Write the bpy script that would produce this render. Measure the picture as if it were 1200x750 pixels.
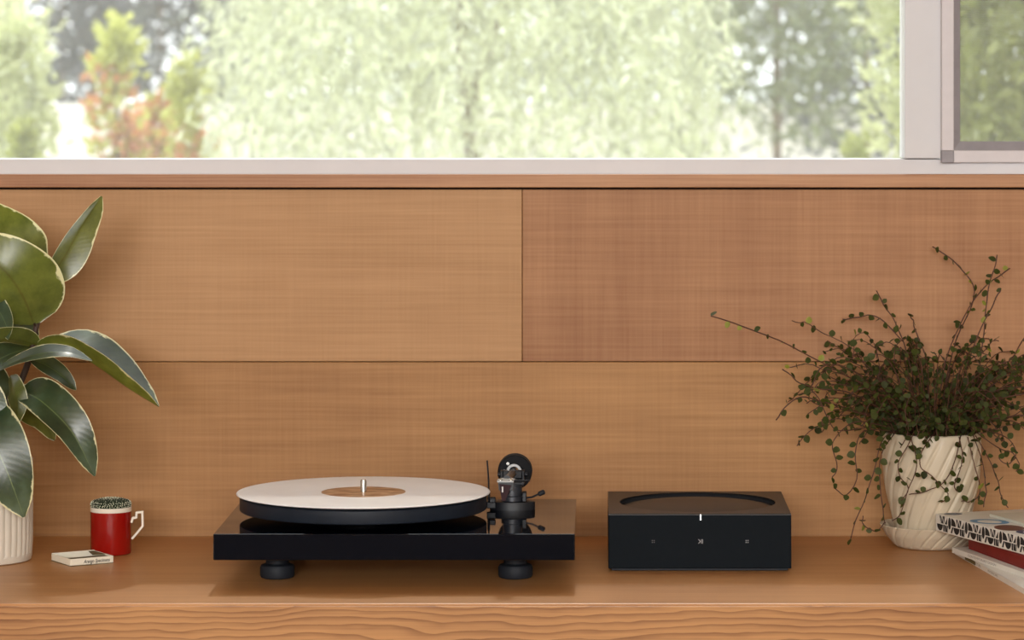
import bpy, bmesh, math, random
import numpy as np
from mathutils import Vector, Matrix, noise as mnoise

# ------------------------------------------------------------------ scene, camera, light
scene = bpy.context.scene
COL = scene.collection
for o in list(bpy.data.objects):
    bpy.data.objects.remove(o)
R = random.Random(7)

F_PX, VPX, VPY, CAM_H = 3950.0, 700.0, 90.0, 0.588      # desk top is z = 0, camera at y = 0
cam_d = bpy.data.cameras.new('camera')
cam_d.sensor_fit = 'HORIZONTAL'
cam_d.sensor_width = 36.0
cam_d.lens = F_PX / 1200.0 * 36.0
cam_d.shift_x = (600.0 - VPX) / 1200.0
cam_d.shift_y = -(375.0 - VPY) / 1200.0
cam_d.clip_end = 200
cam_d.dof.use_dof = True
cam_d.dof.focus_distance = 4.04
cam_d.dof.aperture_fstop = 8.5
cam = bpy.data.objects.new('camera', cam_d)
cam.location = (0, 0, CAM_H)
cam.rotation_euler = (math.pi / 2, 0, 0)
COL.objects.link(cam)
scene.camera = cam

world = bpy.data.worlds.new('sky')
scene.world = world
world.use_nodes = True
bg = world.node_tree.nodes['Background']
bg.inputs['Color'].default_value = (0.93, 0.96, 1.0, 1)
bg.inputs['Strength'].default_value = 2.7

sun_d = bpy.data.lights.new('sun', 'SUN')
sun_d.energy = 1.1
sun_d.angle = math.radians(3.0)
sun_d.color = (1.0, 0.95, 0.86)
sun = bpy.data.objects.new('sun', sun_d)
sun.rotation_euler = (math.radians(-41.2), 0, math.radians(0))   # from beyond the window, 46 degrees up
sun.location = (0, 12, 10)
COL.objects.link(sun)

# daylight through the large glazed opening in the wall behind the camera
win_d = bpy.data.lights.new('rear_window_daylight', 'AREA')
win_d.shape = 'RECTANGLE'
win_d.size, win_d.size_y = 4.4, 1.2
win_d.energy = 385
win_d.color = (1.0, 0.985, 0.965)
win = bpy.data.objects.new('rear_window_daylight', win_d)
win.location = (-0.3, -4.4, 1.56)
win.rotation_euler = (math.radians(90), 0, 0)
COL.objects.link(win)

scene.view_settings.view_transform = 'Standard'
scene.view_settings.look = 'None'
scene.view_settings.gamma = 1.0
scene.view_settings.use_curve_mapping = False
scene.view_settings.exposure = 0.0


def PX(px, py, d):
    """a measured point at distance d from the camera"""
    return Vector(((px - VPX) * d / F_PX, d, CAM_H - (py - VPY) * d / F_PX))


# ------------------------------------------------------------------ materials
def srgb(r, g, b):
    f = lambda c: (c / 255 / 12.92) if c / 255 <= 0.04045 else ((c / 255 + 0.055) / 1.055) ** 2.4
    return (f(r), f(g), f(b), 1.0)


class NT:
    def __init__(self, name):
        self.m = bpy.data.materials.new(name)
        self.m.use_nodes = True
        self.t = self.m.node_tree
        self.b = self.t.nodes.get('Principled BSDF')
        self.out = self.t.nodes.get('Material Output')

    def n(self, typ, **kw):
        nd = self.t.nodes.new(typ)
        for k, v in kw.items():
            setattr(nd, k, v)
        return nd

    def l(self, a, b):
        self.t.links.new(a, b)

    def coord(self, scale=(1, 1, 1), loc=(0, 0, 0), kind='Object'):
        tc = self.n('ShaderNodeTexCoord')
        mp = self.n('ShaderNodeMapping')
        mp.inputs['Scale'].default_value = scale
        mp.inputs['Location'].default_value = loc
        self.l(tc.outputs[kind], mp.inputs['Vector'])
        return mp.outputs['Vector']

    def noise(self, vec, scale=1.0, detail=3.0, rough=0.55, dist=0.0):
        nd = self.n('ShaderNodeTexNoise')
        nd.inputs['Scale'].default_value = scale
        nd.inputs['Detail'].default_value = detail
        nd.inputs['Roughness'].default_value = rough
        nd.inputs['Distortion'].default_value = dist
        self.l(vec, nd.inputs['Vector'])
        return nd.outputs['Fac']

    def math(self, op, a, b=None, c=None, clamp=False):
        nd = self.n('ShaderNodeMath', operation=op)
        nd.use_clamp = clamp
        for i, v in enumerate((a, b, c)):
            if v is None:
                continue
            if isinstance(v, (int, float)):
                nd.inputs[i].default_value = v
            else:
                self.l(v, nd.inputs[i])
        return nd.outputs[0]

    def ramp(self, fac, stops):
        nd = self.n('ShaderNodeValToRGB')
        el = nd.color_ramp.elements
        while len(el) < len(stops):
            el.new(0.5)
        for e, (p, c) in zip(el, stops):
            e.position = p
            e.color = c
        self.l(fac, nd.inputs['Fac'])
        return nd.outputs['Color']

    def mix(self, fac, a, b, blend='MIX'):
        nd = self.n('ShaderNodeMix', data_type='RGBA', blend_type=blend)
        for i, v in ((0, fac), (6, a), (7, b)):
            if isinstance(v, (int, float, tuple)):
                nd.inputs[i].default_value = v
            else:
                self.l(v, nd.inputs[i])
        return nd.outputs[2]

    def bump(self, h, strength=0.2, dist=0.001):
        nd = self.n('ShaderNodeBump')
        nd.inputs['Strength'].default_value = strength
        nd.inputs['Distance'].default_value = dist
        self.l(h, nd.inputs['Height'])
        self.l(nd.outputs['Normal'], self.b.inputs['Normal'])


def setp(x, color=None, rough=None, metal=None, spec=None, coat=None, coat_rough=None):
    b = x.b
    if color is not None:
        if isinstance(color, tuple):
            b.inputs['Base Color'].default_value = color
        else:
            x.l(color, b.inputs['Base Color'])
    if rough is not None:
        if isinstance(rough, (int, float)):
            b.inputs['Roughness'].default_value = rough
        else:
            x.l(rough, b.inputs['Roughness'])
    if metal is not None: b.inputs['Metallic'].default_value = metal
    if spec is not None: b.inputs['Specular IOR Level'].default_value = spec
    if coat is not None: b.inputs['Coat Weight'].default_value = coat
    if coat_rough is not None: b.inputs['Coat Roughness'].default_value = coat_rough


def plain(name, color, rough=0.5, metal=0.0, spec=0.5, var=0.06, nscale=60.0, coat=None):
    """plain procedural material with a slight tonal variation"""
    x = NT(name)
    f = x.noise(x.coord(), nscale, 3)
    d = tuple(c * (1 - var) for c in color[:3]) + (1,)
    h = tuple(min(1, c * (1 + var)) for c in color[:3]) + (1,)
    setp(x, x.ramp(f, [(0.3, d), (0.7, h)]), rough, metal, spec, coat)
    return x.m


def wood(name, dark, light, seed=0.0, fine=300.0, cross=0.35, blotch=0.5, lines=0.5, rough=0.5, axis='x', vert=0.0, spec=0.3):
    """sawn timber: long grain along x, fine lines, faint cross threads, broad blotches"""
    x = NT(name)
    o = (seed, seed * 0.7, seed * 1.3)
    if axis == 'x':
        g1, g2, cr = (1.6, 20, 20), (5, fine, fine), (330, 8, 8)
    else:
        g1, g2, cr = (20, 1.6, 20), (fine, 5, fine), (8, 330, 8)
    n1 = x.noise(x.coord(g1, o), 1.0, 5, 0.6, 0.3)
    n2 = x.noise(x.coord(g2, o), 1.0, 3, 0.6)
    n3 = x.noise(x.coord(cr, o), 1.0, 3, 0.6)
    n4 = x.noise(x.coord((2.4, 2.4, 2.4), o), 1.0, 3, 0.6)
    n5 = x.noise(x.coord((26, 3, 2.0), o), 1.0, 4, 0.6)
    s = x.math('MULTIPLY', n1, lines)
    s = x.math('MULTIPLY_ADD', n2, 0.55, s)
    s = x.math('MULTIPLY_ADD', n3, cross, s)
    s = x.math('MULTIPLY_ADD', n4, blotch, s)
    s = x.math('MULTIPLY_ADD', n5, vert, s)
    tot = lines + 0.55 + cross + blotch + vert
    s = x.math('DIVIDE', s, tot)
    col = x.ramp(s, [(0.37, dark), (0.63, light)])
    setp(x, col, rough, spec=spec)
    hh = x.math('ADD', n2, x.math('MULTIPLY', n3, 0.6))
    x.bump(hh, 0.12, 0.0006)
    return x.m


def grain_wood(name, dark, light, seed=0.0, rough=0.45):
    """flat-sawn board with wavy cathedral lines along x"""
    x = NT(name)
    v = x.coord((1, 1, 1), (seed, 0, seed * .3))
    tc = x.n('ShaderNodeSeparateXYZ')
    x.l(v, tc.inputs[0])
    w1 = x.noise(x.coord((2.6, 2.6, 9), (seed, 0, 0)), 1.0, 2, 0.5, 0.3)
    w2 = x.noise(x.coord((14, 14, 40), (seed, 0, 0)), 1.0, 2, 0.5)
    ph = x.math('MULTIPLY', tc.outputs['Z'], 125.0)
    ph = x.math('MULTIPLY_ADD', w1, 7.0, ph)
    ph = x.math('MULTIPLY_ADD', w2, 1.6, ph)
    fr = x.math('FRACT', ph)
    fr = x.math('POWER', fr, 2.6)
    fib = x.noise(x.coord((7, 7, 420), (seed, 0, 0)), 1.0, 3, 0.6)
    bl = x.noise(x.coord((2, 2, 6), (seed, 3, 0)), 1.0, 3, 0.6)
    f = x.math('MULTIPLY', fr, -0.42)
    f = x.math('MULTIPLY_ADD', fib, 0.45, f)
    f = x.math('MULTIPLY_ADD', bl, 0.5, f)
    col = x.ramp(f, [(0.02, dark), (0.58, light)])
    setp(x, col, rough, spec=0.35)
    x.bump(fib, 0.1, 0.0005)
    return x.m


def leafmat(name, top, under, trans, rough=0.4, tw=0.35, var=0.35, nscale=8.0, spec=0.5):
    """small-leaf foliage: diffuse plus translucent, tint varies from spot to spot"""
    x = NT(name)
    f = x.noise(x.coord(kind='Object'), nscale, 3)
    g = x.n('ShaderNodeNewGeometry')
    c = x.mix(g.outputs['Backfacing'], top, under)
    rnd = x.math('MULTIPLY_ADD', x.math('SUBTRACT', f, 0.5), var * 3.0, 1.0)
    rpi = x.math('MULTIPLY_ADD', x.math('SUBTRACT', g.outputs['Random Per Island'], 0.5), var * 1.6, rnd)
    cm = x.n('ShaderNodeVectorMath', operation='SCALE')
    x.l(c, cm.inputs[0]); x.l(rpi, cm.inputs['Scale'])
    setp(x, cm.outputs[0], rough, spec=spec)
    tr = x.n('ShaderNodeBsdfTranslucent')
    tm = x.n('ShaderNodeVectorMath', operation='SCALE')
    tm.inputs[0].default_value = trans[:3]
    x.l(rpi, tm.inputs['Scale'])
    x.l(tm.outputs[0], tr.inputs['Color'])
    ms = x.n('ShaderNodeMixShader')
    ms.inputs[0].default_value = tw
    x.l(x.b.outputs[0], ms.inputs[1]); x.l(tr.outputs[0], ms.inputs[2])
    x.l(ms.outputs[0], x.out.inputs['Surface'])
    return x.m


# ------------------------------------------------------------------ mesh helpers
class G:
    def __init__(self):
        self.v, self.f, self.uv, self.mi = [], [], None, []

    def add(self, verts, faces):
        k = len(self.v)
        self.v += [Vector(p) for p in verts]
        self.f += [tuple(i + k for i in q) for q in faces]

    def box(self, a, b, M=None, bevel=0.0, seg=2):
        bm = bmesh.new()
        bmesh.ops.create_cube(bm, size=1)
        c = [(a[i] + b[i]) / 2 for i in range(3)]
        s = [abs(b[i] - a[i]) for i in range(3)]
        for v in bm.verts:
            v.co = Vector((v.co.x * s[0] + c[0], v.co.y * s[1] + c[1], v.co.z * s[2] + c[2]))
        if bevel > 0:
            bmesh.ops.bevel(bm, geom=bm.edges[:], offset=bevel, segments=seg, profile=0.5, affect='EDGES')
        bm.verts.ensure_lookup_table()
        bm.verts.index_update()
        vs = [v.co.copy() for v in bm.verts]
        if M is not None:
            vs = [M @ p for p in vs]
        self.add(vs, [[v.index for v in f.verts] for f in bm.faces])
        bm.free()
        return self

    def lathe(self, prof, center=(0, 0, 0), seg=48, M=None, mod=None, close=False):
        """prof: list of (r, z). r = 0 closes the end with a pole"""
        vs, rings = [], []
        for r, z in prof:
            if r <= 1e-9:
                rings.append([len(vs)]); vs.append(Vector((0, 0, z)))
            else:
                ring = []
                for k in range(seg):
                    a = 2 * math.pi * k / seg
                    rr = r * (mod(a, z, r) if mod else 1.0)
                    ring.append(len(vs)); vs.append(Vector((rr * math.cos(a), rr * math.sin(a), z)))
                rings.append(ring)
        fs = []
        for A, B in zip(rings[:-1], rings[1:]):
            for k in range(seg):
                k2 = (k + 1) % seg
                if len(A) == 1 and len(B) == 1: continue
                if len(A) == 1: fs.append((A[0], B[k2], B[k]))
                elif len(B) == 1: fs.append((A[k], A[k2], B[0]))
                else: fs.append((A[k], A[k2], B[k2], B[k]))
        c = Vector(center)
        vs = [((M @ p) if M is not None else p) + c for p in vs]
        self.add(vs, fs)
        return self

    def tube(self, pts, rad, seg=6, caps=True):
        pts = [Vector(p) for p in pts]
        n = len(pts)
        rads = rad if isinstance(rad, (list, tuple)) else [rad] * n
        vs, fs = [], []
        up = Vector((0.13, 0.21, 0.97))
        for i, p in enumerate(pts):
            t = (pts[min(i + 1, n - 1)] - pts[max(i - 1, 0)]).normalized()
            if abs(t.dot(up)) > 0.97: up = Vector((1, 0.1, 0.05)).normalized()
            s = t.cross(up).normalized(); u = s.cross(t)
            for k in range(seg):
                a = 2 * math.pi * k / seg
                vs.append(p + (s * math.cos(a) + u * math.sin(a)) * rads[i])
        for i in range(n - 1):
            for k in range(seg):
                k2 = (k + 1) % seg
                fs.append((i * seg + k, i * seg + k2, (i + 1) * seg + k2, (i + 1) * seg + k))
        if caps:
            fs.append(tuple(range(seg - 1, -1, -1)))
            fs.append(tuple((n - 1) * seg + k for k in range(seg)))
        self.add(vs, fs)
        return self

    def poly(self, pts):
        self.add(pts, [tuple(range(len(pts)))])
        return self

    def prism(self, pts, ext):
        """flat outline extruded by the vector ext"""
        n = len(pts); e = Vector(ext)
        vs = [Vector(p) for p in pts] + [Vector(p) + e for p in pts]
        fs = [tuple(range(n - 1, -1, -1)), tuple(range(n, 2 * n))]
        fs += [(i, (i + 1) % n, n + (i + 1) % n, n + i) for i in range(n)]
        self.add(vs, fs)
        return self

    def build(self, name, mat, parent=None, smooth=False, fix=True):
        c = sum(self.v, Vector()) / max(1, len(self.v))
        lo = Vector([min(p[i] for p in self.v) for i in range(3)])
        hi = Vector([max(p[i] for p in self.v) for i in range(3)])
        c = (lo + hi) / 2; c.z = lo.z
        me = bpy.data.meshes.new(name)
        me.from_pydata([p - c for p in self.v], [], self.f)
        if self.uv is not None:
            ul = me.uv_layers.new(name='UVMap')
            for li, lp in enumerate(me.loops):
                ul.data[li].uv = self.uv[lp.vertex_index]
        me.materials.append(mat)
        if fix:
            bm = bmesh.new(); bm.from_mesh(me)
            bmesh.ops.recalc_face_normals(bm, faces=bm.faces[:])
            bm.to_mesh(me); bm.free()
        if smooth:
            me.polygons.foreach_set('use_smooth', [True] * len(me.polygons))
            if smooth != 'all':
                try:
                    me.set_sharp_from_angle(angle=math.radians(38))
                except Exception:
                    pass
        o = bpy.data.objects.new(name, me)
        COL.objects.link(o)
        base = Vector()
        if parent is not None:
            o.parent = parent
            p = parent
            while p is not None:
                base += p.location
                p = p.parent
        o.location = c - base
        return o


def tag(o, label=None, cat=None, group=None, kind=None):
    if label: o['label'] = label
    if cat: o['category'] = cat
    if group: o['group'] = group
    if kind: o['kind'] = kind
    return o


def empty(name, loc, label=None, cat=None, group=None, kind=None):
    o = bpy.data.objects.new(name, None)
    o.empty_display_size = 0.02
    COL.objects.link(o)
    o.location = loc
    return tag(o, label, cat, group, kind)


def spline(pts, n):
    """Catmull-Rom through 3D points, n samples"""
    P = [Vector(p) for p in pts]
    if len(P) == 2:
        return [P[0].lerp(P[1], i / (n - 1)) for i in range(n)]
    P = [P[0] * 2 - P[1]] + P + [P[-1] * 2 - P[-2]]
    out = []
    m = len(P) - 3
    for i in range(n):
        t = i / (n - 1) * m
        k = min(int(t), m - 1); t -= k
        a, b, c, d = P[k:k + 4]
        out.append(0.5 * ((2 * b) + (c - a) * t + (2 * a - 5 * b + 4 * c - d) * t * t + (3 * b - a - 3 * c + d) * t ** 3))
    return out


def circle(c, r, n, ax=Vector((1, 0, 0)), ay=Vector((0, 0, 1)), a0=0, a1=2 * math.pi, end=False):
    c = Vector(c)
    m = n - 1 if end else n
    return [c + ax * (r * math.cos(a0 + (a1 - a0) * i / m)) + ay * (r * math.sin(a0 + (a1 - a0) * i / m)) for i in range(n)]


def text_mesh(body, size, shear=0.0, bold=0.0):
    """vertices and faces of flat lettering in the xy plane, centred"""
    cu = bpy.data.curves.new('lettering', 'FONT')
    cu.body = body; cu.size = size; cu.shear = shear
    cu.align_x = 'CENTER'; cu.align_y = 'CENTER'
    cu.resolution_u = 3; cu.offset = bold
    o = bpy.data.objects.new('lettering', cu)
    COL.objects.link(o)
    bpy.context.view_layer.update()
    me = bpy.data.meshes.new_from_object(o.evaluated_get(bpy.context.evaluated_depsgraph_get()))
    vs = [v.co.copy() for v in me.vertices]
    fs = [tuple(p.vertices) for p in me.polygons]
    bpy.data.objects.remove(o); bpy.data.curves.remove(cu); bpy.data.meshes.remove(me)
    return vs, fs


# ------------------------------------------------------------------ material set
M = {}
WD, WL = srgb(150, 101, 62), srgb(190, 140, 96)
RD, RL = srgb(140, 88, 54), srgb(180, 124, 84)
M['panel_a'] = wood('pale_sawn_panel', srgb(166, 122, 78), srgb(190, 146, 102), 1.3, 260, 0.22, 0.6, 0.4)
M['panel_b'] = wood('reddish_sawn_panel', srgb(146, 98, 62), srgb(182, 134, 92), 5.1, 260, 0.35, 0.6, 0.35, vert=0.35)
M['panel_c'] = wood('lined_sawn_panel', srgb(147, 102, 58), srgb(180, 133, 83), 9.7, 210, 0.22, 0.55, 0.4)
M['cap'] = wood('sill_cap_oak', srgb(150, 100, 66), srgb(192, 144, 104), 3.3, 400, 0.05, 0.3, 0.7, rough=0.45)
M['top'] = wood('sideboard_top_oak', srgb(172, 118, 68), srgb(200, 146, 94), 6.2, 240, 0.05, 0.6, 0.5, rough=0.4, spec=0.4)
M['fascia'] = grain_wood('sideboard_front_fir', srgb(130, 80, 42), srgb(198, 143, 88), 2.1)
M['white_paint'] = plain('white_painted_timber', srgb(211, 209, 211), 0.5, var=0.02, nscale=20)
M['alu'] = plain('pale_aluminium_frame', srgb(205, 198, 200), 0.45, 0.0, var=0.03)
M['alu_dark'] = plain('grey_aluminium_bead', srgb(140, 134, 138), 0.5, 0.0, var=0.08)
M['screen'] = plain('grey_fibreglass_mesh', srgb(96, 96, 92), 0.7)
M['dark_gap'] = plain('dark_backing_board', srgb(46, 27, 17), 0.9)
M['plaster'] = plain('off_white_plaster', srgb(222, 214, 203), 0.9, var=0.02, nscale=5)
M['ceiling'] = plain('pale_timber_ceiling', srgb(205, 182, 154), 0.8, var=0.05, nscale=4)
M['floor'] = wood('dark_stained_floor', srgb(44, 32, 26), srgb(66, 50, 40), 4.0, 120, 0.0, 0.6, 0.6, rough=.9, spec=.08)
M['black_gloss'] = plain('black_piano_lacquer', (0.0014, 0.0027, 0.0062, 1), 0.04, var=0.0, spec=0.4)
M['black_satin'] = plain('black_satin_metal', (0.009, 0.010, 0.014, 1), 0.42, var=0.1, spec=.3)
M['platter'] = plain('dark_blue_black_platter', (0.010, 0.015, 0.025, 1), 0.45, var=0.1, spec=.35)
M['rubber'] = plain('black_rubber', (0.011, 0.014, 0.020, 1), 0.6, spec=.3)
M['felt'] = plain('black_felt', (0.008, 0.008, 0.010, 1), 0.95)
M['steel'] = plain('polished_steel', (0.62, 0.61, 0.58, 1), 0.25, 1.0, var=0.03)
M['grey_metal'] = plain('grey_anodised_metal', (0.030, 0.034, 0.045, 1), 0.4, 0.2)
M['maroon'] = plain('dark_red_plastic', (0.026, 0.006, 0.009, 1), 0.5, spec=.12)
M['shell_grey'] = plain('brushed_grey_alloy', (0.30, 0.30, 0.30, 1), 0.4, 0.6)
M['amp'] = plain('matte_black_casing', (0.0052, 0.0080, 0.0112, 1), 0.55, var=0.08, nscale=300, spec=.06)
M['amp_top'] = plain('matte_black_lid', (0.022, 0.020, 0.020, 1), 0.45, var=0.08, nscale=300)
M['icon'] = plain('grey_print', srgb(150, 150, 152), 0.6)
M['black_ink'] = plain('black_ink', (0.01, 0.01, 0.011, 1), 0.6)
M['soil'] = plain('dark_potting_soil', (0.02, 0.013, 0.008, 1), 0.95, var=0.5, nscale=200)

x = NT('white_status_light')
x.b.inputs['Emission Color'].default_value = (1, 1, 1, 1)
x.b.inputs['Emission Strength'].default_value = 1.6
x.l(x.ramp(x.noise(x.coord(), 5), [(0, (.9, .9, .9, 1)), (1, (1, 1, 1, 1))]), x.b.inputs['Base Color'])
M['led'] = x.m

x = NT('window_glass')          # clear pane, white veil mixed in to wash out the garden like haze
tr = x.n('ShaderNodeBsdfTransparent'); tr.inputs[0].default_value = (0.97, 0.98, 0.97, 1)
gl = x.n('ShaderNodeBsdfGlossy'); gl.inputs['Roughness'].default_value = 0.0
lw = x.n('ShaderNodeLayerWeight'); lw.inputs['Blend'].default_value = 0.5
frs = x.math('MULTIPLY_ADD', x.math('POWER', lw.outputs['Facing'], 5.0), 0.9, 0.03)
m1 = x.n('ShaderNodeMixShader')
x.l(frs, m1.inputs[0]); x.l(tr.outputs[0], m1.inputs[1]); x.l(gl.outputs[0], m1.inputs[2])
haze_veil = x.n('ShaderNodeBsdfTranslucent'); haze_veil.inputs[0].default_value = (1, 1, 1, 1)
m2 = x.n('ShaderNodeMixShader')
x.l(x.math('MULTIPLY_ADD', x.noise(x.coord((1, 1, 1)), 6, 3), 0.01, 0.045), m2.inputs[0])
x.l(m1.outputs[0], m2.inputs[1]); x.l(haze_veil.outputs[0], m2.inputs[2])
x.l(m2.outputs[0], x.out.inputs['Surface'])
M['glass'] = x.m

# ------------------------------------------------------------------ the room
WALL_Y = 4.317
Z_F, Z_C = -0.70, 2.35
XL, XR, YR = -2.6, 2.6, -4.6
SILL = 0.482
WTOP = 1.42
WX0, WX1 = -2.3, 2.3

def struct(name, g, mat, label, **k):
    o = g.build(name, mat, None, **k)
    return tag(o, label, None, None, 'structure')

struct('floor', G().box((XL - .1, YR - .1, Z_F - .08), (XR + .1, WALL_Y + .1, Z_F)), M['floor'], 'dark stained timber floor of the room')
struct('ceiling', G().box((XL - .1, YR - .1, Z_C), (XR + .1, WALL_Y + .16, Z_C + .12)), M['ceiling'], 'pale timber ceiling of the room')
struct('wall_left', G().box((XL - .1, YR, Z_F), (XL, WALL_Y + .1, Z_C)), M['plaster'], 'off-white plaster wall on the rubber plant side')
struct('wall_right', G().box((XR, YR, Z_F), (XR + .1, WALL_Y + .1, Z_C)), M['plaster'], 'off-white plaster wall on the trailing vine side')
g = G()                                                        # wall behind the camera round its big opening
g.box((XL, YR - .1, Z_F), (-2.5, YR, Z_C)); g.box((1.9, YR - .1, Z_F), (XR, YR, Z_C))
g.box((-2.5, YR - .1, Z_F), (1.9, YR, 0.94)); g.box((-2.5, YR - .1, 2.18), (1.9, YR, Z_C))
struct('wall_rear', g, M['plaster'], 'plaster wall with a large glazed opening')

wb = empty('wall_back', (0, WALL_Y + .012, Z_F), 'wall of wide sawn timber panels under the window', None, None, 'structure')
g = G()
g.box((XL, WALL_Y + .012, Z_F), (XR, WALL_Y + .11, .458))
g.box((XL, WALL_Y + .012, .458), (WX0, WALL_Y + .11, Z_C))
g.box((WX1, WALL_Y + .012, .458), (XR, WALL_Y + .11, Z_C))
g.box((WX0, WALL_Y + .012, WTOP), (WX1, WALL_Y + .11, Z_C))
g.build('backing', M['dark_gap'], wb)
GAP = 0.0009
rows = [(.2233, .4435, [-2.6, -1.32, -.0962, 1.12, 2.6], ['panel_b', 'panel_a', 'panel_b', 'panel_c']),
        (-.0012, .2225, [-2.6, -1.1, 0.95, 2.6], ['panel_a', 'panel_c', 'panel_b']),
        (-.222, -.0022, [-2.6, -.5, 1.4, 2.6], ['panel_b', 'panel_a', 'panel_c']),
        (-.445, -.223, [-2.6, -1.5, .3, 2.6], ['panel_c', 'panel_b', 'panel_a']),
        (-.699, -.446, [-2.6, -.2, 1.0, 2.6], ['panel_a', 'panel_c', 'panel_b'])]
for z0, z1, xs, ms in rows:
    for i, mname in enumerate(ms):
        G().box((xs[i] + GAP * .4, WALL_Y, z0 + .0002), (xs[i + 1] - GAP * .4, WALL_Y + .0135, z1), bevel=.0006, seg=1).build('panel', M[mname], wb)
G().box((XL, WALL_Y, WTOP + .06), (XR, WALL_Y + .0135, Z_C), bevel=.0006, seg=1).build('panel', M['panel_c'], wb)

tag(G().box((XL, WALL_Y - .010, .4465), (XR, WALL_Y + .075, .4632), bevel=.0012).build('trim_1', M['cap'], None),
    'timber sill cap running along under the window frame', None, None, 'structure')

# fixed window: white rails, mullion, pane
w1 = empty('window_1', (0, WALL_Y + .05, .463), 'wide fixed window with white frame looking onto the garden', None, None, 'structure')
FY = WALL_Y + .012
MX0, MX1 = PX(1060, 0, FY).x, PX(1104.5, 0, FY).x
G().box((WX0, FY + .002, .4628), (WX1, FY + .07, SILL), bevel=.001).build('bottom_rail', M['white_paint'], w1)
G().box((WX0, FY + .0005, .4628), (WX1, FY + .004, .4645)).build('bottom_bead', M['white_paint'], w1)
G().box((WX0, FY, WTOP - .05), (WX1, FY + .07, WTOP + .06), bevel=.001).build('top_rail', M['white_paint'], w1)
G().box((MX0, FY - .004, SILL + .0012), (MX1 - .0004, FY + .07, WTOP - .05), bevel=.001).build('mullion', M['white_paint'], w1)
G().box((WX0 - .02, FY, .463), (WX0 + .04, FY + .07, WTOP), bevel=.001).build('jamb', M['white_paint'], w1)
G().box((WX1 - .04, FY, .463), (WX1 + .02, FY + .07, WTOP), bevel=.001).build('jamb', M['white_paint'], w1)
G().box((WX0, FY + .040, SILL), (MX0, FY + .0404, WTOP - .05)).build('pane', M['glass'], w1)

# sliding insect screen in its aluminium frame, right of the mullion
SY = FY - .016
sx0, sx1 = PX(1103.6, 0, SY).x, PX(1103.6, 0, SY).x + .62
sz0 = PX(0, 190.5, SY).z
w2 = empty('window_2', (sx0 + .31, SY, sz0), 'sliding insect screen in a pale aluminium frame', None, None, 'structure')
fw = .0155
zt = WTOP - .02
G().box((sx0, SY, sz0 + fw), (sx0 + fw, SY + .012, zt), bevel=.0008).build('stile', M['alu'], w2)
G().box((sx1 - fw, SY, sz0 + fw), (sx1, SY + .012, zt), bevel=.0008).build('stile', M['alu'], w2)
G().box((sx0 + fw, SY, sz0), (sx1 - fw, SY + .012, sz0 + fw), bevel=.0008).build('rail', M['alu'], w2)
G().box((sx0, SY, zt), (sx1, SY + .012, zt + fw), bevel=.0008).build('rail', M['alu'], w2)
G().box((sx0 - .0003, SY - .0003, sz0 - .0003), (sx0 + fw, SY + .0122, sz0 + fw), bevel=.0008).build('corner_block', M['alu_dark'], w2)
G().box((sx1 - fw, SY - .0003, sz0 - .0003), (sx1, SY + .0122, sz0 + fw), bevel=.0008).build('corner_block', M['alu_dark'], w2)
bx0, bz0, bw = sx0 + fw, sz0 + fw, .0085
G().prism([(bx0, SY + .002, bz0), (bx0 + bw, SY + .005, bz0 + bw * 1.35), (bx0 + bw, SY + .005, zt - bw), (bx0, SY + .002, zt)], (0, .006, 0)).build('bead', M['alu_dark'], w2)
G().prism([(sx1 - fw, SY + .002, bz0), (sx1 - fw - bw, SY + .005, bz0 + bw * 1.35), (sx1 - fw - bw, SY + .005, zt - bw), (sx1 - fw, SY + .002, zt)], (0, .006, 0)).build('bead', M['alu_dark'], w2)
G().prism([(bx0, SY + .002, bz0), (sx1 - fw, SY + .002, bz0), (sx1 - fw - bw, SY + .005, bz0 + bw * 1.35), (bx0 + bw, SY + .005, bz0 + bw * 1.35)], (0, .006, 0)).build('bead', M['alu_dark'], w2)
g = G()
wx0, wx1, wz0, wz1, wy = bx0 + bw - .001, sx1 - fw - bw + .001, bz0 + bw * 1.35 - .001, zt, SY + .009
k = wx0
while k < wx1:
    g.box((k - .00013, wy - .0001, wz0), (k + .00013, wy + .0001, wz1)); k += .0017
k = wz0
while k < wz1:
    g.box((wx0, wy - .0003, k - .00018), (wx1, wy - .0001, k + .00018)); k += .0017
tag(g.build('mesh_screen', M['screen'], w2, fix=False), kind='stuff')
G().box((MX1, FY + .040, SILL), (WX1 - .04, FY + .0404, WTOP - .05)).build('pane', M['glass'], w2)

# ------------------------------------------------------------------ the sideboard
DF = 3.758
sb = empty('sideboard', (0, (DF + WALL_Y) / 2, Z_F), 'long built-in timber sideboard with wavy-grained front under the window', 'sideboard')
G().box((-2.3, DF + .004, -.022), (2.3, WALL_Y - .0001, 0), bevel=.0022).build('top', M['top'], sb)
G().box((-2.3, DF, -.15), (2.3, DF + .0245, -.0025), bevel=.0015).build('front_board', M['fascia'], sb)
G().box((-2.3, DF + .03, -.62), (2.3, WALL_Y - .004, -.022)).build('body', M['panel_c'], sb)
for i in range(4):
    a = -2.3 + i * 1.15
    G().box((a + .003, DF + .008, -.60), (a + 1.147, DF + .03, -.156), bevel=.0015).build('door', M['fascia'], sb)
G().box((-2.25, DF + .08, Z_F), (2.25, WALL_Y - .02, -.62)).build('plinth', M['dark_gap'], sb)

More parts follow.
